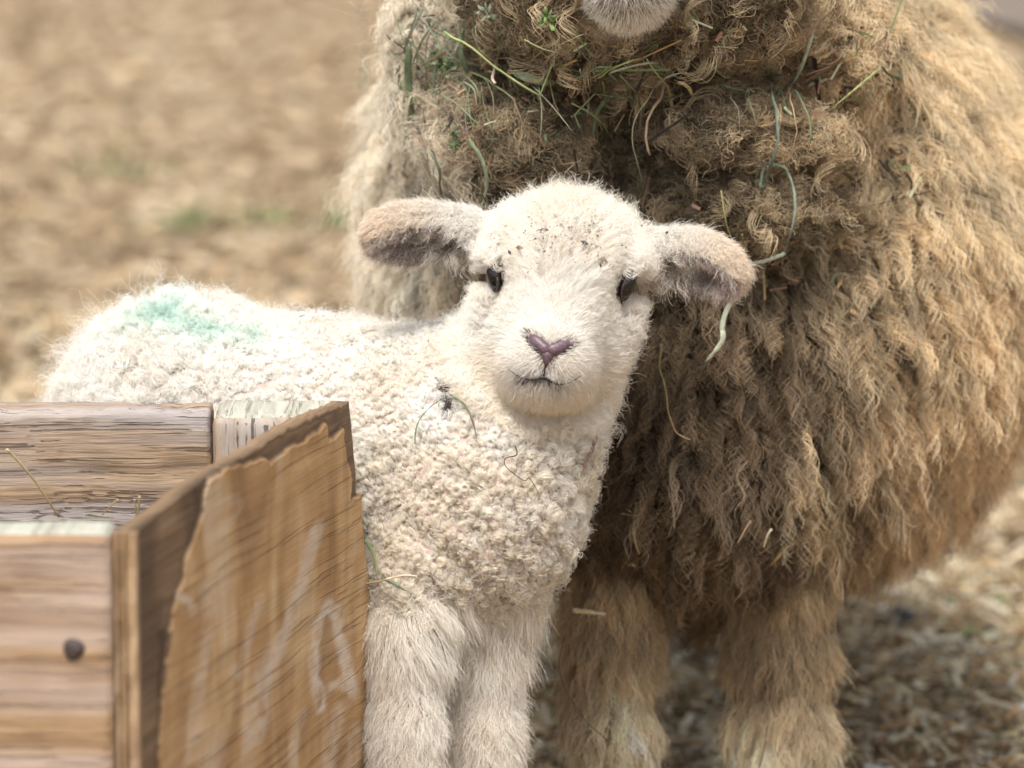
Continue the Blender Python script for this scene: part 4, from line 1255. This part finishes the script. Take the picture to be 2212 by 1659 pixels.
    wear = fbm(p3 * np.array([0.35, 1, 1]), 150, 211, 4)
    for pts, wd, am in strokes:
        paint = np.maximum(paint, sstep(1.35, 0.45, stroke(pts, wd * 0.62) + wear * 0.75) * am * np.clip(0.75 + wear * 1.1, 0, 1))
    paint *= (1 - core)
    # stepped edge of plies on the near end
    relief = -0.0022 * core + 0.0010 * edge * (1 - core) + vnoise(p3 * np.array([0.25, 1, 1]), 90, 215) * 0.0006
    relief = relief + 0.004 * fbm(p3, 9, 217, 2) * sstep(0, 0.06, p3[:, 0])
    xyz = PA + np.outer(sz[:, 0], pd) + np.outer(relief, pn); xyz[:, 2] = sz[:, 1] + 0.0012 * vnoise(p3, 150, 219) * (W.ravel() > 0.99)
    TH = 0.013
    back = xyz - pn * TH - np.outer(relief, pn)
    ii = np.arange(ns * nz).reshape(nz, ns)
    F1 = np.stack([ii[:-1, :-1], ii[:-1, 1:], ii[1:, 1:], ii[1:, :-1]], -1).reshape(-1, 4)
    o_ = ns * nz
    rim = []
    for e in (ii[-1, :], ii[:, -1][::-1], ii[0, ::-1], ii[:, 0]):
        rim.append(np.stack([e[:-1], e[1:], e[1:] + o_, e[:-1] + o_], 1))
    Fc = np.concatenate([F1, F1[:, ::-1] + o_] + rim)
    V = np.concatenate([xyz, back])
    o = link_mesh("side_panel", V, Fc, wood_panel, box_root, smooth=True)
    for nm, a in (("bare_core", core), ("old_paint", paint), ("dark_edge", dark)):
        at = o.data.attributes.new(nm, 'FLOAT', 'POINT')
        at.data.foreach_set("value", np.concatenate([a, np.ones(len(a)) * (0.6 if nm == "bare_core" else 0)]).astype(np.float32))
    uv = o.data.uv_layers.new(name="sheet")
    lv_ = np.empty(len(o.data.loops), np.int32); o.data.loops.foreach_get("vertex_index", lv_)
    s2 = np.concatenate([sz, sz + 0.3]); uv.data.foreach_set("uv", s2[lv_].astype(np.float32).ravel())
    tag(o, "plywood side with its face veneer peeling and worn white paint strokes")
    # sharp sides: split shading by angle
    o.data.polygons.foreach_set("use_smooth", np.concatenate([np.ones(2 * len(F1), bool), np.zeros(len(Fc) - 2 * len(F1), bool)]))
build_panel()
# ply layers seen on the near end of the sheet
ply_end = wood_mat("ply_layers", 2, BROWN, crack=0.2, grey=(0.50, 0.42, 0.32), grey_amt=0.5)
def ply_strips():
    for k, (a, b, shade) in enumerate(((0.0, 0.006, 0), (0.0068, 0.0095, 1), (0.0105, 0.0128, 0))):
        c = PA - pd * 0.0005
        V, Fc = [], []
        n = 40
        for i in range(n + 1):
            z = 0.012 + (ZT - 0.012) * i / n
            j = 0.0008 * math.sin(i * 1.7 + k)
            for t, dpt in ((a, 0.0), (b, 0.0), (b, -0.0045 + j - 0.001 * k), (a, -0.0045 + j - 0.001 * k)):
                q = c - pn * t + pd * dpt; V.append((q[0], q[1], z))
        for i in range(n):
            for e in range(4):
                x = i * 4 + e; y = i * 4 + (e + 1) % 4
                Fc.append((x, y, y + 4, x + 4))
        Fc += [(3, 2, 1, 0), (n * 4, n * 4 + 1, n * 4 + 2, n * 4 + 3)]
        link_mesh("ply_layer", V, Fc, ply_end, box_root, smooth=False)
ply_strips()
# loose hay lying in the box
rngb = np.random.default_rng(77)
zb = ZT - 0.115
cx = np.stack([-0.62 + rngb.random(2600) * 0.47, 2.56 + rngb.random(2600) * 0.25], 1)
cx = cx[(cx[:, 0] < PA[0] - 0.07 + (cx[:, 1] - PA[1]) * pd[0] / pd[1])]
o = scatter_straw("hay", cx, 0.05, 0.0028, [(0.60, 0.47, 0.27), (0.72, 0.62, 0.42), (0.36, 0.26, 0.14), (0.30, 0.32, 0.16)], [4, 3, 2, 1], 0.35, 78, base=zb, zoff=0.0, lmax=0.07)
tag(o, "dry hay lying loose inside the wooden box", "hay", kind="stuff")

# ================================================================== HAY CAUGHT IN THE WOOL, DROPPINGS
def surf_many(F, q, d0=2.6, d1=4.3):
    r = np.stack([(q[:, 0] - 1106) / 1106 * TAN, (829.5 - q[:, 1]) / 1106 * TAN, np.ones(len(q))], 1)
    t = np.full(len(q), d0)
    for _ in range(70):
        v = F(r * t[:, None]); t = np.minimum(t + np.where(v > 0, v * 0.85, v), d1)
    p = r * t[:, None]
    return p, grad(F, p)
HAYM = tint_mat("hay_stem", 0.55, 0.15)
GREEN = (0.17, 0.24, 0.11); BLUE = (0.24, 0.31, 0.22); PALE = (0.50, 0.54, 0.36); TANC = (0.50, 0.34, 0.17); CREAM = (0.74, 0.62, 0.40); BRN = (0.20, 0.12, 0.075); OLIVE = (0.27, 0.24, 0.08); LIME = (0.36, 0.42, 0.13); RED = (0.34, 0.19, 0.13); BLK = (0.03, 0.025, 0.02)
def z3(x, y): return (743.1 + x * 0.3516, y * 0.3516)
def z4(x, y): return (1434.4 + x * 0.3646, y * 0.3646)
def z5(x, y): return (1296 + x * 0.4141, 604.9 + y * 0.4141)
def z1(x, y): return (743.1 + x * 0.4297, 362.9 + y * 0.4297)
def z8(x, y): return (777.7 + x * 0.2344, 933.2 + y * 0.2344)
def z6(x, y): return (743.1 + x * 0.4793, 864.1 + y * 0.4793)
def stalk(name, cat, label, F, conv, pts, width, c0, c1, flat=0.3, lift=0.022, group="hay and straw caught in the fleece", seed=0, frays=0):
    rng = np.random.default_rng(seed + len(label))
    q = interp(np.array([conv(*p) for p in pts], float), max(8, 6 * len(pts)))
    p, g = surf_many(F, q)
    n = len(p); t = np.linspace(0, 1, n)
    # stiff: follow the wool loosely, not every bump
    lifted = p + (g * 0.45 - nrm(p) * 0.75) * lift
    z = lifted[:, 2].copy()
    for _ in range(120): z[1:-1] = np.minimum(z[1:-1], (z[:-2] + z[2:]) / 2 + 0.00008)
    P = lifted * (z / lifted[:, 2])[:, None]
    w_ = width * S0 * 0.56 * (np.clip(np.minimum(t / 0.1 + 0.35, (1 - t) / 0.35 + 0.15), 0, 1) if flat < 0.45 else 0.8 - 0.3 * t) * (1 + 0.12 * rng.normal(size=n))
    V, Fc = tube(P, w_, flat, nrm(np.array([rng.normal() * 0.4, rng.normal() * 0.4, -1.0])), 8)
    parts = [(V, Fc)]
    for k in range(frays):
        d = nrm(np.array([rng.normal(), abs(rng.normal()), -0.3])); a = P[0] if k % 2 == 0 else P[1]
        parts.append(tube(interp([a, a + d * 0.004, a + d * 0.009 + rng.normal(size=3) * 0.002], 6), np.linspace(0.00045, 0.00012, 6), 0.6, None, 5))
    V, Fc = join(parts)
    tt = np.concatenate([np.repeat(t, 8), [0, 1], np.zeros(len(V) - n * 8 - 2)])
    col = np.array(c0) * (1 - tt)[:, None] + np.array(c1) * tt[:, None]
    wv = to_world(V); c = wv.mean(0)
    o = link_mesh(name, wv - c, Fc, HAYM); o.location = c
    col = col * 0.8 + col.mean(1, keepdims=True) * 0.2
    set_tint(o, np.clip(col * np.exp(0.16 * rng.normal(size=(len(col), 1))), 0, 0.9))
    return tag(o, label, cat, group)
def sprig_leaves(o_label, F, conv, spots, size, col, seed):
    rng = np.random.default_rng(seed)
    q = interp(np.array([conv(*p) for p in spots], float), 5 * len(spots))
    p, g = surf_many(F, q); p = p + (g * 0.4 - nrm(p) * 0.7) * 0.030
    for _ in range(3): p[1:-1] = (p[:-2] + p[2:]) / 2
    parts = [tube(p, np.full(len(p), 0.0006), 0.8, None, 6)]
    for a in p:
        for _ in range(1):
            d = nrm(rng.normal(size=3) * np.array([1, 1, 0.5]) - np.array([0, 0, 0.3]))
            parts.append(tube(np.array([a, a + d * size * 0.3, a + d * size * 0.65 + np.array([0, -0.001, -0.0005]), a + d * size]), np.array([0.06, 0.2, 0.24, 0.03]) * size, 0.22, nrm(np.array([rng.normal() * .6, rng.normal() * .6, -1])), 6))
    V, Fc = join(parts); wv = to_world(V); c = wv.mean(0)
    o = link_mesh("clover_sprig", wv - c, Fc, HAYM, smooth=True); o.location = c
    set_tint(o, np.array(col) * np.exp(0.3 * rng.normal(size=(len(V) // 26 + 1, 1))).repeat(26, 0)[:len(V)])
    return tag(o, o_label, "sprig", "hay and straw caught in the fleece")
E, LB = F_ewe, F_lamb
stalks = [
    ("hay_stalk", "hay stalk", "long straight green stem slanting down across the ewe's throat crease", E, z3, [(810, 60), (1070, 230), (1230, 370), (1510, 650), (1665, 800)], 6.5, LIME, (0.30, 0.36, 0.16), 0.9, 0.060),
    ("straw_piece", "straw", "short thick straw, green turning cream at its split lower end, on the ewe's chest", E, z3, [(875, 340), (910, 450), (945, 540), (965, 635)], 11, PALE, (0.80, 0.62, 0.46), 0.6),
    ("grass_strand", "grass blade", "longest broad grey-green blade hanging down the ewe's left chest edge", E, z3, [(520, 260), (510, 480), (520, 640), (505, 830), (465, 1145)], 15, GREEN, BLUE, 0.2),
    ("grass_strand", "grass blade", "bluish blade hanging to just above the lamb's left ear", E, z3, [(655, 870), (690, 980), (680, 1080), (700, 1185)], 7, BLUE, OLIVE, 0.25),
    ("grass_strand", "grass blade", "curved pale blade ending above the lamb's left ear base", E, z3, [(830, 840), (890, 940), (905, 1050), (880, 1190)], 8, GREEN, PALE, 0.25),
    ("hay_stalk", "hay stalk", "thin brown stem reaching down to the lamb's crown", E, z3, [(870, 1000), (905, 1120), (930, 1250)], 4, OLIVE, BRN, 0.8),
    ("hay_stalk", "hay stalk", "reddish brown stem lying almost flat across the hanging blades", E, z3, [(560, 820), (650, 870), (740, 920), (840, 940)], 5, RED, BRN, 0.8),
    ("hay_leaf", "leaf", "wide grey-green leaf lying level under the ewe's cheek wool", E, z3, [(1050, 330), (1150, 345), (1230, 365), (1320, 385)], 17, (0.26, 0.31, 0.20), GREEN, 0.15),
    ("straw_piece", "straw", "tan straw with frayed top hanging below the ewe's chin", E, z3, [(1998, 510), (1975, 660), (1955, 855)], 9, TANC, (0.58, 0.42, 0.24), 0.7, 0.022, 7),
    ("straw_strip", "straw", "pale curled strip of straw arching beside the frayed tan straw", E, z3, [(2010, 380), (2080, 410), (2100, 470), (2060, 520), (2005, 540)], 7, (0.58, 0.46, 0.22), CREAM, 0.3, 0.026),
    ("hay_stalk", "hay stalk", "hair-thin whitish stem curving down the middle of the ewe's chest", E, z3, [(1980, 560), (1900, 700), (1850, 830), (1850, 960), (1870, 1060)], 2.6, CREAM, PALE, 1),
    ("grass_strand", "grass blade", "dull green blade twisted in the deep chest crease", E, z3, [(1820, 560), (1810, 640), (1740, 690), (1680, 740), (1660, 830)], 11, (0.20, 0.22, 0.11), GREEN, 0.2, 0.020),
    ("hay_stalk", "hay stalk", "crooked reddish stem with forked tip in the middle of the chest", E, z3, [(1610, 780), (1645, 910), (1730, 980), (1820, 1050), (1890, 1125)], 4.5, RED, TANC, 0.9),
    ("grass_strand", "grass blade", "pale green blade standing upright at the ewe's top left edge", E, z3, [(385, 0), (395, 150), (395, 290)], 8, BLUE, PALE, 0.3),
    ("twig", "twig", "short dark brown twig beside the upright pale blade", E, z3, [(315, 85), (350, 150), (375, 220)], 4, BRN, BRN, 0.9),
    ("hay_stalk", "hay stalk", "thin dark stem zigzagging down the ewe's left outline", E, z3, [(375, 230), (400, 340), (420, 450), (470, 490)], 3, BRN, GREEN, 0.9),
    ("hay_leaf", "leaf", "narrow dark green leaf bent over itself on the upper left chest", E, z3, [(690, 60), (715, 160), (700, 260), (720, 380), (775, 480)], 11, GREEN, (0.14, 0.18, 0.09), 0.2),
    ("hay_stalk", "hay stalk", "thin olive stem hanging right of the short thick straw", E, z3, [(1180, 370), (1215, 520), (1250, 690), (1280, 750)], 5, OLIVE, BRN, 0.8),
    ("hay_stalk", "hay stalk", "dark brown stem arching level beneath the ewe's jaw", E, z3, [(820, 290), (900, 255), (1010, 240), (1120, 262), (1230, 285)], 4.5, BRN, (0.12, 0.09, 0.06), 0.9),
    ("hay_stalk", "hay stalk", "yellow-green side shoot with tiny leaves near the jaw", E, z3, [(940, 190), (900, 245), (850, 280), (780, 300)], 4, LIME, LIME, 0.8),
    ("grass_strand", "grass blade", "stiff pale blade slanting on the ewe's cheek right of the chin", E, z4, [(915, 165), (880, 290), (850, 400), (795, 495)], 8, PALE, BLUE, 0.3),
    ("hay_stalk", "hay stalk", "long stem arching level in the crease right of the chin", E, z4, [(330, 580), (430, 500), (560, 480), (650, 485), (740, 450), (820, 380)], 7, (0.20, 0.23, 0.12), RED, 0.5, 0.022),
    ("hay_sprig", "sprig", "yellow-green feathery sprig on the ewe's right shoulder", E, z4, [(1150, 380), (1070, 430), (1000, 490), (955, 540)], 6, LIME, (0.42, 0.44, 0.15), 0.7),
    ("grass_strand", "grass blade", "dark green bent blade on the cream wool of the right shoulder", E, z4, [(1190, 350), (1270, 430), (1310, 540), (1340, 675)], 6, (0.10, 0.14, 0.08), (0.14, 0.19, 0.11), 0.3),
    ("grass_strand", "grass blade", "longest bluish blade zigzagging down to the lamb's right ear", E, z4, [(615, 610), (612, 850), (572, 960), (625, 1060), (708, 1155), (697, 1290), (680, 1390)], 6.5, (0.16, 0.20, 0.14), BLUE, 0.3),
    ("grass_strand", "grass blade", "flat pale blade lying level above the lamb's right ear", E, z4, [(685, 1385), (590, 1415), (470, 1430)], 8, BLUE, (0.62, 0.58, 0.45), 0.25),
    ("grass_strand", "grass blade", "slim grey-green blade arching down right of the chest crease", E, z4, [(660, 550), (740, 640), (795, 730), (805, 830)], 6, (0.16, 0.19, 0.12), GREEN, 0.3),
    ("hay_stalk", "hay stalk", "straight thin tan stem crossing behind the zigzag blade", E, z4, [(735, 560), (715, 700), (690, 990)], 3.2, TANC, TANC, 0.9),
    ("hay_stalk", "hay stalk", "olive thread of grass just above the lamb's right ear", E, z4, [(340, 1210), (385, 1340), (380, 1460)], 4.5, OLIVE, LIME, 0.6),
    ("hay_stalk", "hay stalk", "second olive grass thread crossing the first above the right ear", E, z4, [(440, 1300), (425, 1390), (410, 1490)], 4, OLIVE, OLIVE, 0.6),
    ("hay_leaf", "leaf", "olive brown flat leaf on the ewe's right side", E, z4, [(980, 1130), (1080, 1110), (1200, 1075)], 10, BRN, OLIVE, 0.2, 0.024),
    ("twig", "twig", "slender reddish twig crossing the olive leaf", E, z4, [(1045, 890), (1070, 1030), (1085, 1130), (1050, 1250)], 3.2, RED, BRN, 0.9, 0.026),
    ("grass_strand", "grass blade", "pale green split blade hanging below the lamb's right ear tip", E, z5, [(690, 110), (660, 250), (610, 360), (555, 437)], 11, (0.50, 0.56, 0.42), PALE, 0.25, 0.028),
    ("hay_stalk", "hay stalk", "long dead stem with orange tip right of the lamb's chin", E, z5, [(340, 330), (335, 500), (355, 650), (400, 770), (455, 838)], 5.5, OLIVE, (0.62, 0.38, 0.17), 0.6, 0.026),
    ("straw_piece", "straw", "yellow frayed straw stuck upright low on the ewe's breast", E, z5, [(205, 1150), (195, 1210), (215, 1270), (232, 1330)], 7, CREAM, TANC, 0.5, 0.030, 4),
    ("straw_chip", "straw", "small cream straw chip below the yellow frayed straw", E, z5, [(185, 1400), (200, 1430), (218, 1462)], 10, CREAM, CREAM, 0.5, 0.030),
    ("straw_chip", "straw", "orange-yellow sliver low on the breast above the right leg", E, z5, [(910, 1290), (880, 1340), (850, 1397)], 6, OLIVE, (0.62, 0.38, 0.10), 0.4, 0.030),
    ("straw_chip", "straw", "bent white chip left of the orange-yellow sliver", E, z5, [(832, 1235), (815, 1260), (798, 1312)], 7, (0.80, 0.70, 0.48), CREAM, 0.5, 0.030),
    ("straw_chip", "straw", "tiny whitish chip near the ewe's right elbow", E, z5, [(1200, 1378), (1222, 1405), (1245, 1412)], 8, (0.85, 0.78, 0.60), CREAM, 0.6, 0.030),
    ("straw_chip", "straw", "brown curved sliver between the two breast straws", E, z5, [(712, 1205), (688, 1235), (668, 1290)], 6, RED, TANC, 0.5, 0.028),
    ("straw_chip", "straw", "flat pale yellow chip lying level above the ewe's left foreleg", E, lambda x, y: (x, y), [(1265, 1322), (1285, 1318), (1312, 1320)], 14, (0.80, 0.68, 0.36), CREAM, 0.5, 0.032),
    ("hay_stalk", "hay stalk", "dark thread of grass hanging down the ewe's left foreleg", E, z6, [(1080, 1050), (1072, 1230), (1120, 1410), (1205, 1510)], 3, (0.08, 0.09, 0.06), BRN, 0.8, 0.022),
    ("hay_stalk", "hay stalk", "long faint dark stalk low down the ewe's right foreleg", E, lambda x, y: (x, y), [(1665, 1560), (1660, 1610), (1655, 1655)], 4, (0.10, 0.11, 0.06), BRN, 0.8, 0.022),
    ("grass_strand", "grass blade", "thin arched blade on the lamb's shoulder left of the dung spot", LB, z1, [(368, 1400), (390, 1290), (450, 1215), (535, 1165)], 3.6, GREEN, (0.12, 0.16, 0.10), 0.5, 0.011),
    ("grass_strand", "grass blade", "thin arched blade on the lamb's shoulder right of the dung spot", LB, z1, [(540, 1155), (610, 1205), (655, 1290), (672, 1370)], 4.5, GREEN, BRN, 0.4, 0.011),
    ("twig", "twig", "black twisted tendril on the lamb's chest", LB, z8, [(1410, 140), (1425, 215), (1335, 245), (1320, 340), (1470, 460), (1530, 430), (1600, 570)], 3, BLK, BRN, 0.8, 0.011),
    ("dry_leaf", "leaf", "narrow brown dried leaf at the right edge of the lamb's neck", LB, z8, [(2115, 0), (2085, 130), (2030, 250), (1970, 410)], 7, (0.30, 0.19, 0.14), RED, 0.4, 0.011),
    ("grass_strand", "grass blade", "folded green blade on the lamb's chest beside the plywood edge", LB, z8, [(60, 985), (130, 1010), (180, 1150), (215, 1360)], 8, GREEN, (0.26, 0.30, 0.10), 0.3, 0.012),
    ("straw_piece", "straw", "tan straw lying level on the lamb's chest beside the box", LB, z8, [(50, 1400), (200, 1370), (350, 1340), (530, 1310)], 7, TANC, CREAM, 0.7, 0.012),
    ("grass_strand", "grass blade", "short green blade slanting under the level tan straw", LB, z8, [(240, 1340), (330, 1390), (430, 1460)], 6, BLUE, GREEN, 0.3, 0.012),
    ("twig", "twig", "brown stem in the tuft between the lamb's forelegs", LB, z6, [(375, 1020), (400, 1100), (420, 1190)], 3.6, BRN, (0.32, 0.22, 0.12), 0.9, 0.016),
    ("straw_chip", "straw", "tiny dark seed husk on the lamb's back right of the green mark", LB, lambda x, y: (x * 0.3906, 561.7 + y * 0.3906), [(1660, 348), (1675, 342), (1692, 338)], 4, BLK, BRN, 0.6, 0.010),
]
for k, sdef in enumerate(stalks):
    name, cat, label, Fs, conv, pts, wd, c0, c1, fl = sdef[:10]
    stalk(name, cat, label, Fs, conv, pts, wd, c0, c1, fl, max(sdef[10] if len(sdef) > 10 else 0.036, 0.036 if sdef[3] is E else 0), seed=900 + k, frays=sdef[11] if len(sdef) > 11 else 0)
sprig_leaves("dark green leafy sprig tangled in the upper left chest wool", E, z3, [(620, 300), (640, 370), (680, 400), (600, 360)], 0.0075, (0.13, 0.17, 0.08), 301)
sprig_leaves("dark leafy sprig low in the hanging blades on the left chest", E, z3, [(740, 800), (760, 850), (745, 880)], 0.006, (0.12, 0.15, 0.08), 302)
sprig_leaves("bright yellow-green leaflets at the tip of the side shoot", E, z3, [(780, 300), (800, 360), (880, 350)], 0.0055, (0.28, 0.34, 0.11), 303)
sprig_leaves("grey-green leaf bunch at the top edge left of the chin", E, z3, [(950, 20), (970, 60)], 0.0075, (0.24, 0.27, 0.19), 304)
sprig_leaves("fresh green leaf pair at the left of the white chin", E, z3, [(1290, 40), (1305, 75)], 0.008, (0.17, 0.23, 0.09), 305)
sprig_leaves("pale green leaflets along the chest's middle crease", E, z3, [(1635, 590), (1640, 690), (1440, 450)], 0.005, (0.26, 0.29, 0.13), 306)
def threads():
    rng = np.random.default_rng(330)
    zones = [((940, 60), (62, 110), 66, "short green hay thread tangled in the hanging bunch on the ewe's left chest", (GREEN, BLUE, BRN)),
             ((1210, 150), (130, 50), 40, "short hay thread lying in the ewe's throat crease left of centre", (GREEN, PALE, BRN, LIME)),
             ((1560, 180), (150, 22), 12, "short hay thread lying in the throat crease right of centre", (BLUE, BRN, GREEN))]
    for (cx_, cy_), (sx_, sy_), n, lab, pal in zones:
        for k in range(n):
            a = np.array([cx_ + rng.normal() * sx_, abs(cy_ + rng.normal() * sy_)])
            an = rng.normal() * 0.6 + (1.4 if cx_ < 1000 else 0.5); ln = 50 + 60 * rng.random()
            d = np.array([math.cos(an), math.sin(an)]); e = np.array([-d[1], d[0]]) * rng.normal() * 6
            c = pal[rng.integers(len(pal))]
            stalk("hay_thread", "hay thread", lab, F_ewe, lambda x, y: (x, y), [a, a + d * ln * 0.5 + e, a + d * ln], 2.0 + 3.2 * rng.random() ** 2, c, pal[rng.integers(len(pal))], 0.4, 0.030, group=lab.split(" on the")[0].replace("short ", "") + "s" if cx_ < 1000 else lab.split(" lying")[0] + "s in the crease " + lab.split("crease ")[1], seed=k)
threads()
# crumbs of hay through the front of the fleece: nobody could count them
def chaff():
    rng = np.random.default_rng(310)
    q = np.stack([900 + rng.random(2600) * 1050, rng.random(2600) ** 1.3 * 640], 1)
    crease = np.exp(-((q[:, 1] - (150 + 0.12 * np.abs(q[:, 0] - 1330) * 0 + 60 * np.exp(-((q[:, 0] - 1350) / 260) ** 2))) / 70) ** 2)
    q = q[rng.random(len(q)) < 0.18 + 0.8 * crease]
    p, g = surf_many(F_ewe, q); ok = p[:, 2] < 4; p, g = p[ok], g[ok]
    p = p + g * (0.013 + 0.012 * rng.random((len(p), 1)))
    d = tangent(rng.normal(size=p.shape), g); s_ = np.cross(d, g)
    L = 0.004 * np.exp(rng.normal(size=len(p)) * 0.7); W = np.minimum(0.0007 * np.exp(rng.normal(size=len(p)) * 0.4), L / 3)
    V = np.stack([p - d * L[:, None] - s_ * W[:, None], p - d * L[:, None] + s_ * W[:, None], p + d * L[:, None] + s_ * W[:, None] + g * 0.001, p + d * L[:, None] - s_ * W[:, None] + g * 0.001], 1).reshape(-1, 3)
    Fc = np.arange(len(V)).reshape(-1, 4)
    o = link_mesh("hay_chaff", to_world(V), Fc.tolist() if len(V) < 20000 else Fc, HAYM, smooth=False)
    pal = np.array([BRN, BLK, GREEN, TANC, PALE, RED]); k = rng.choice(6, len(p), p=[.28, .2, .2, .14, .08, .1])
    set_tint(o, np.repeat(pal[k], 4, 0))
    tag(o, "crumbs of hay and seed scattered through the ewe's front wool", "chaff", kind="stuff")
chaff()
# stalks standing in the box
def box_stalk(label, pts, wd, c0, c1, y):
    P = []
    for (x, yy) in pts: P.append(ray_plane(*C2(x, yy), np.array([0, y, 0]), np.array([0, 1.0, 0])))
    P = interp(P, 14); P[:, 1] += np.linspace(-0.01, 0.02, 14)
    V, Fc = tube(P, wd * S0 * 0.5 * np.linspace(1, 0.6, 14), 0.7, (0, -1, 0), 8)
    c = V.mean(0); o = link_mesh("hay_stalk", V - c, Fc, HAYM); o.location = c
    t = np.concatenate([np.repeat(np.linspace(0, 1, 14), 8), [0, 1]])[:, None]
    set_tint(o, np.array(c0) * (1 - t) + np.array(c1) * t)
    tag(o, label, "hay stem", "hay stems standing in the box")
box_stalk("long yellow straw leaning against the back board of the box", [(36, 285), (140, 430), (240, 610)], 6, CREAM, TANC, bf[1] - 0.03)
box_stalk("pale straw leaning right in the box beside the plywood", [(510, 500), (470, 545), (425, 600)], 4, CREAM, TANC, bf[1] - 0.10)
box_stalk("upright pair of pale straws in the box near the plywood, taller one", [(602, 488), (590, 560), (575, 640)], 5, CREAM, (0.6, 0.5, 0.38), bf[1] - 0.12)
box_stalk("shorter straw touching the tallest upright one in the box", [(582, 500), (578, 560), (570, 640)], 4, (0.6, 0.5, 0.38), CREAM, bf[1] - 0.12)
box_stalk("green hay stem lying low along the bottom of the back board", [(375, 565), (420, 590), (470, 612)], 5, GREEN, PALE, bf[1] - 0.08)
# droppings
dung = skin_mat("dark_dung", (0.028, 0.024, 0.022), 0.55, 0.4, 160)
def dropping(px, py, r, label, seed):
    rng = np.random.default_rng(seed)
    c = ray_plane(px, py + 14, np.array([0, 0, 0.0]), UPZ)
    V, Fc = uv_ellipsoid((0, 0, 0), np.array([r * 1.15, r * 0.95, r * 0.9]), np.eye(3), 20, 14)
    V = V * (1 + 0.10 * vnoise(V, 60, seed))[:, None]; V[:, 0] *= np.where(V[:, 0] > 0, 1.15, 0.95)
    o = link_mesh("dropping", V, Fc, dung); o.location = (c[0], c[1], float(ground_z(np.array([c[:2]]))[0]) + r * 0.8); o.rotation_euler = (0, 0, rng.random() * 6)
    tag(o, label, "dropping", "sheep droppings on the ground")
dropping(642, 652, 0.013, "round black dropping on the ground just above the lamb's back", 401)
dropping(1949, 1322, 0.014, "black dropping in the straw under the ewe's belly hem", 402)
dropping(2144, 1343, 0.011, "smaller black dropping in the straw at the right edge", 403)

def crown_specks():
    rng = np.random.default_rng(320)
    q = np.stack([1235 + rng.normal(size=800) * 66, 490 + rng.normal(size=800) * 44], 1)
    k = vnoise(np.concatenate([q / 40, np.zeros((len(q), 1))], 1), 1.0, 321) > -0.25
    q = q[k]; p, g = surf_many(F_lamb, q); p = p + g * (0.008 + 0.006 * rng.random((len(p), 1)))
    d = tangent(rng.normal(size=p.shape), g); s_ = np.cross(d, g)
    L = 0.0008 * np.exp(rng.normal(size=len(p)) * 0.5); W = L * (0.3 + 0.5 * rng.random(len(p)))
    V = np.stack([p - d * L[:, None], p - s_ * W[:, None] + g * 0.0004, p + d * L[:, None], p + s_ * W[:, None] + g * 0.0004], 1).reshape(-1, 3)
    o = link_mesh("dirt_specks", to_world(V), np.arange(len(V)).reshape(-1, 4).tolist(), HAYM, smooth=False)
    set_tint(o, np.repeat(np.array([BRN, (0.07, 0.055, 0.05), (0.26, 0.20, 0.16)])[rng.choice(3, len(p))], 4, 0))
    tag(o, "dark specks of dirt scattered in the wool on the lamb's crown", "dirt", kind="stuff")
crown_specks()
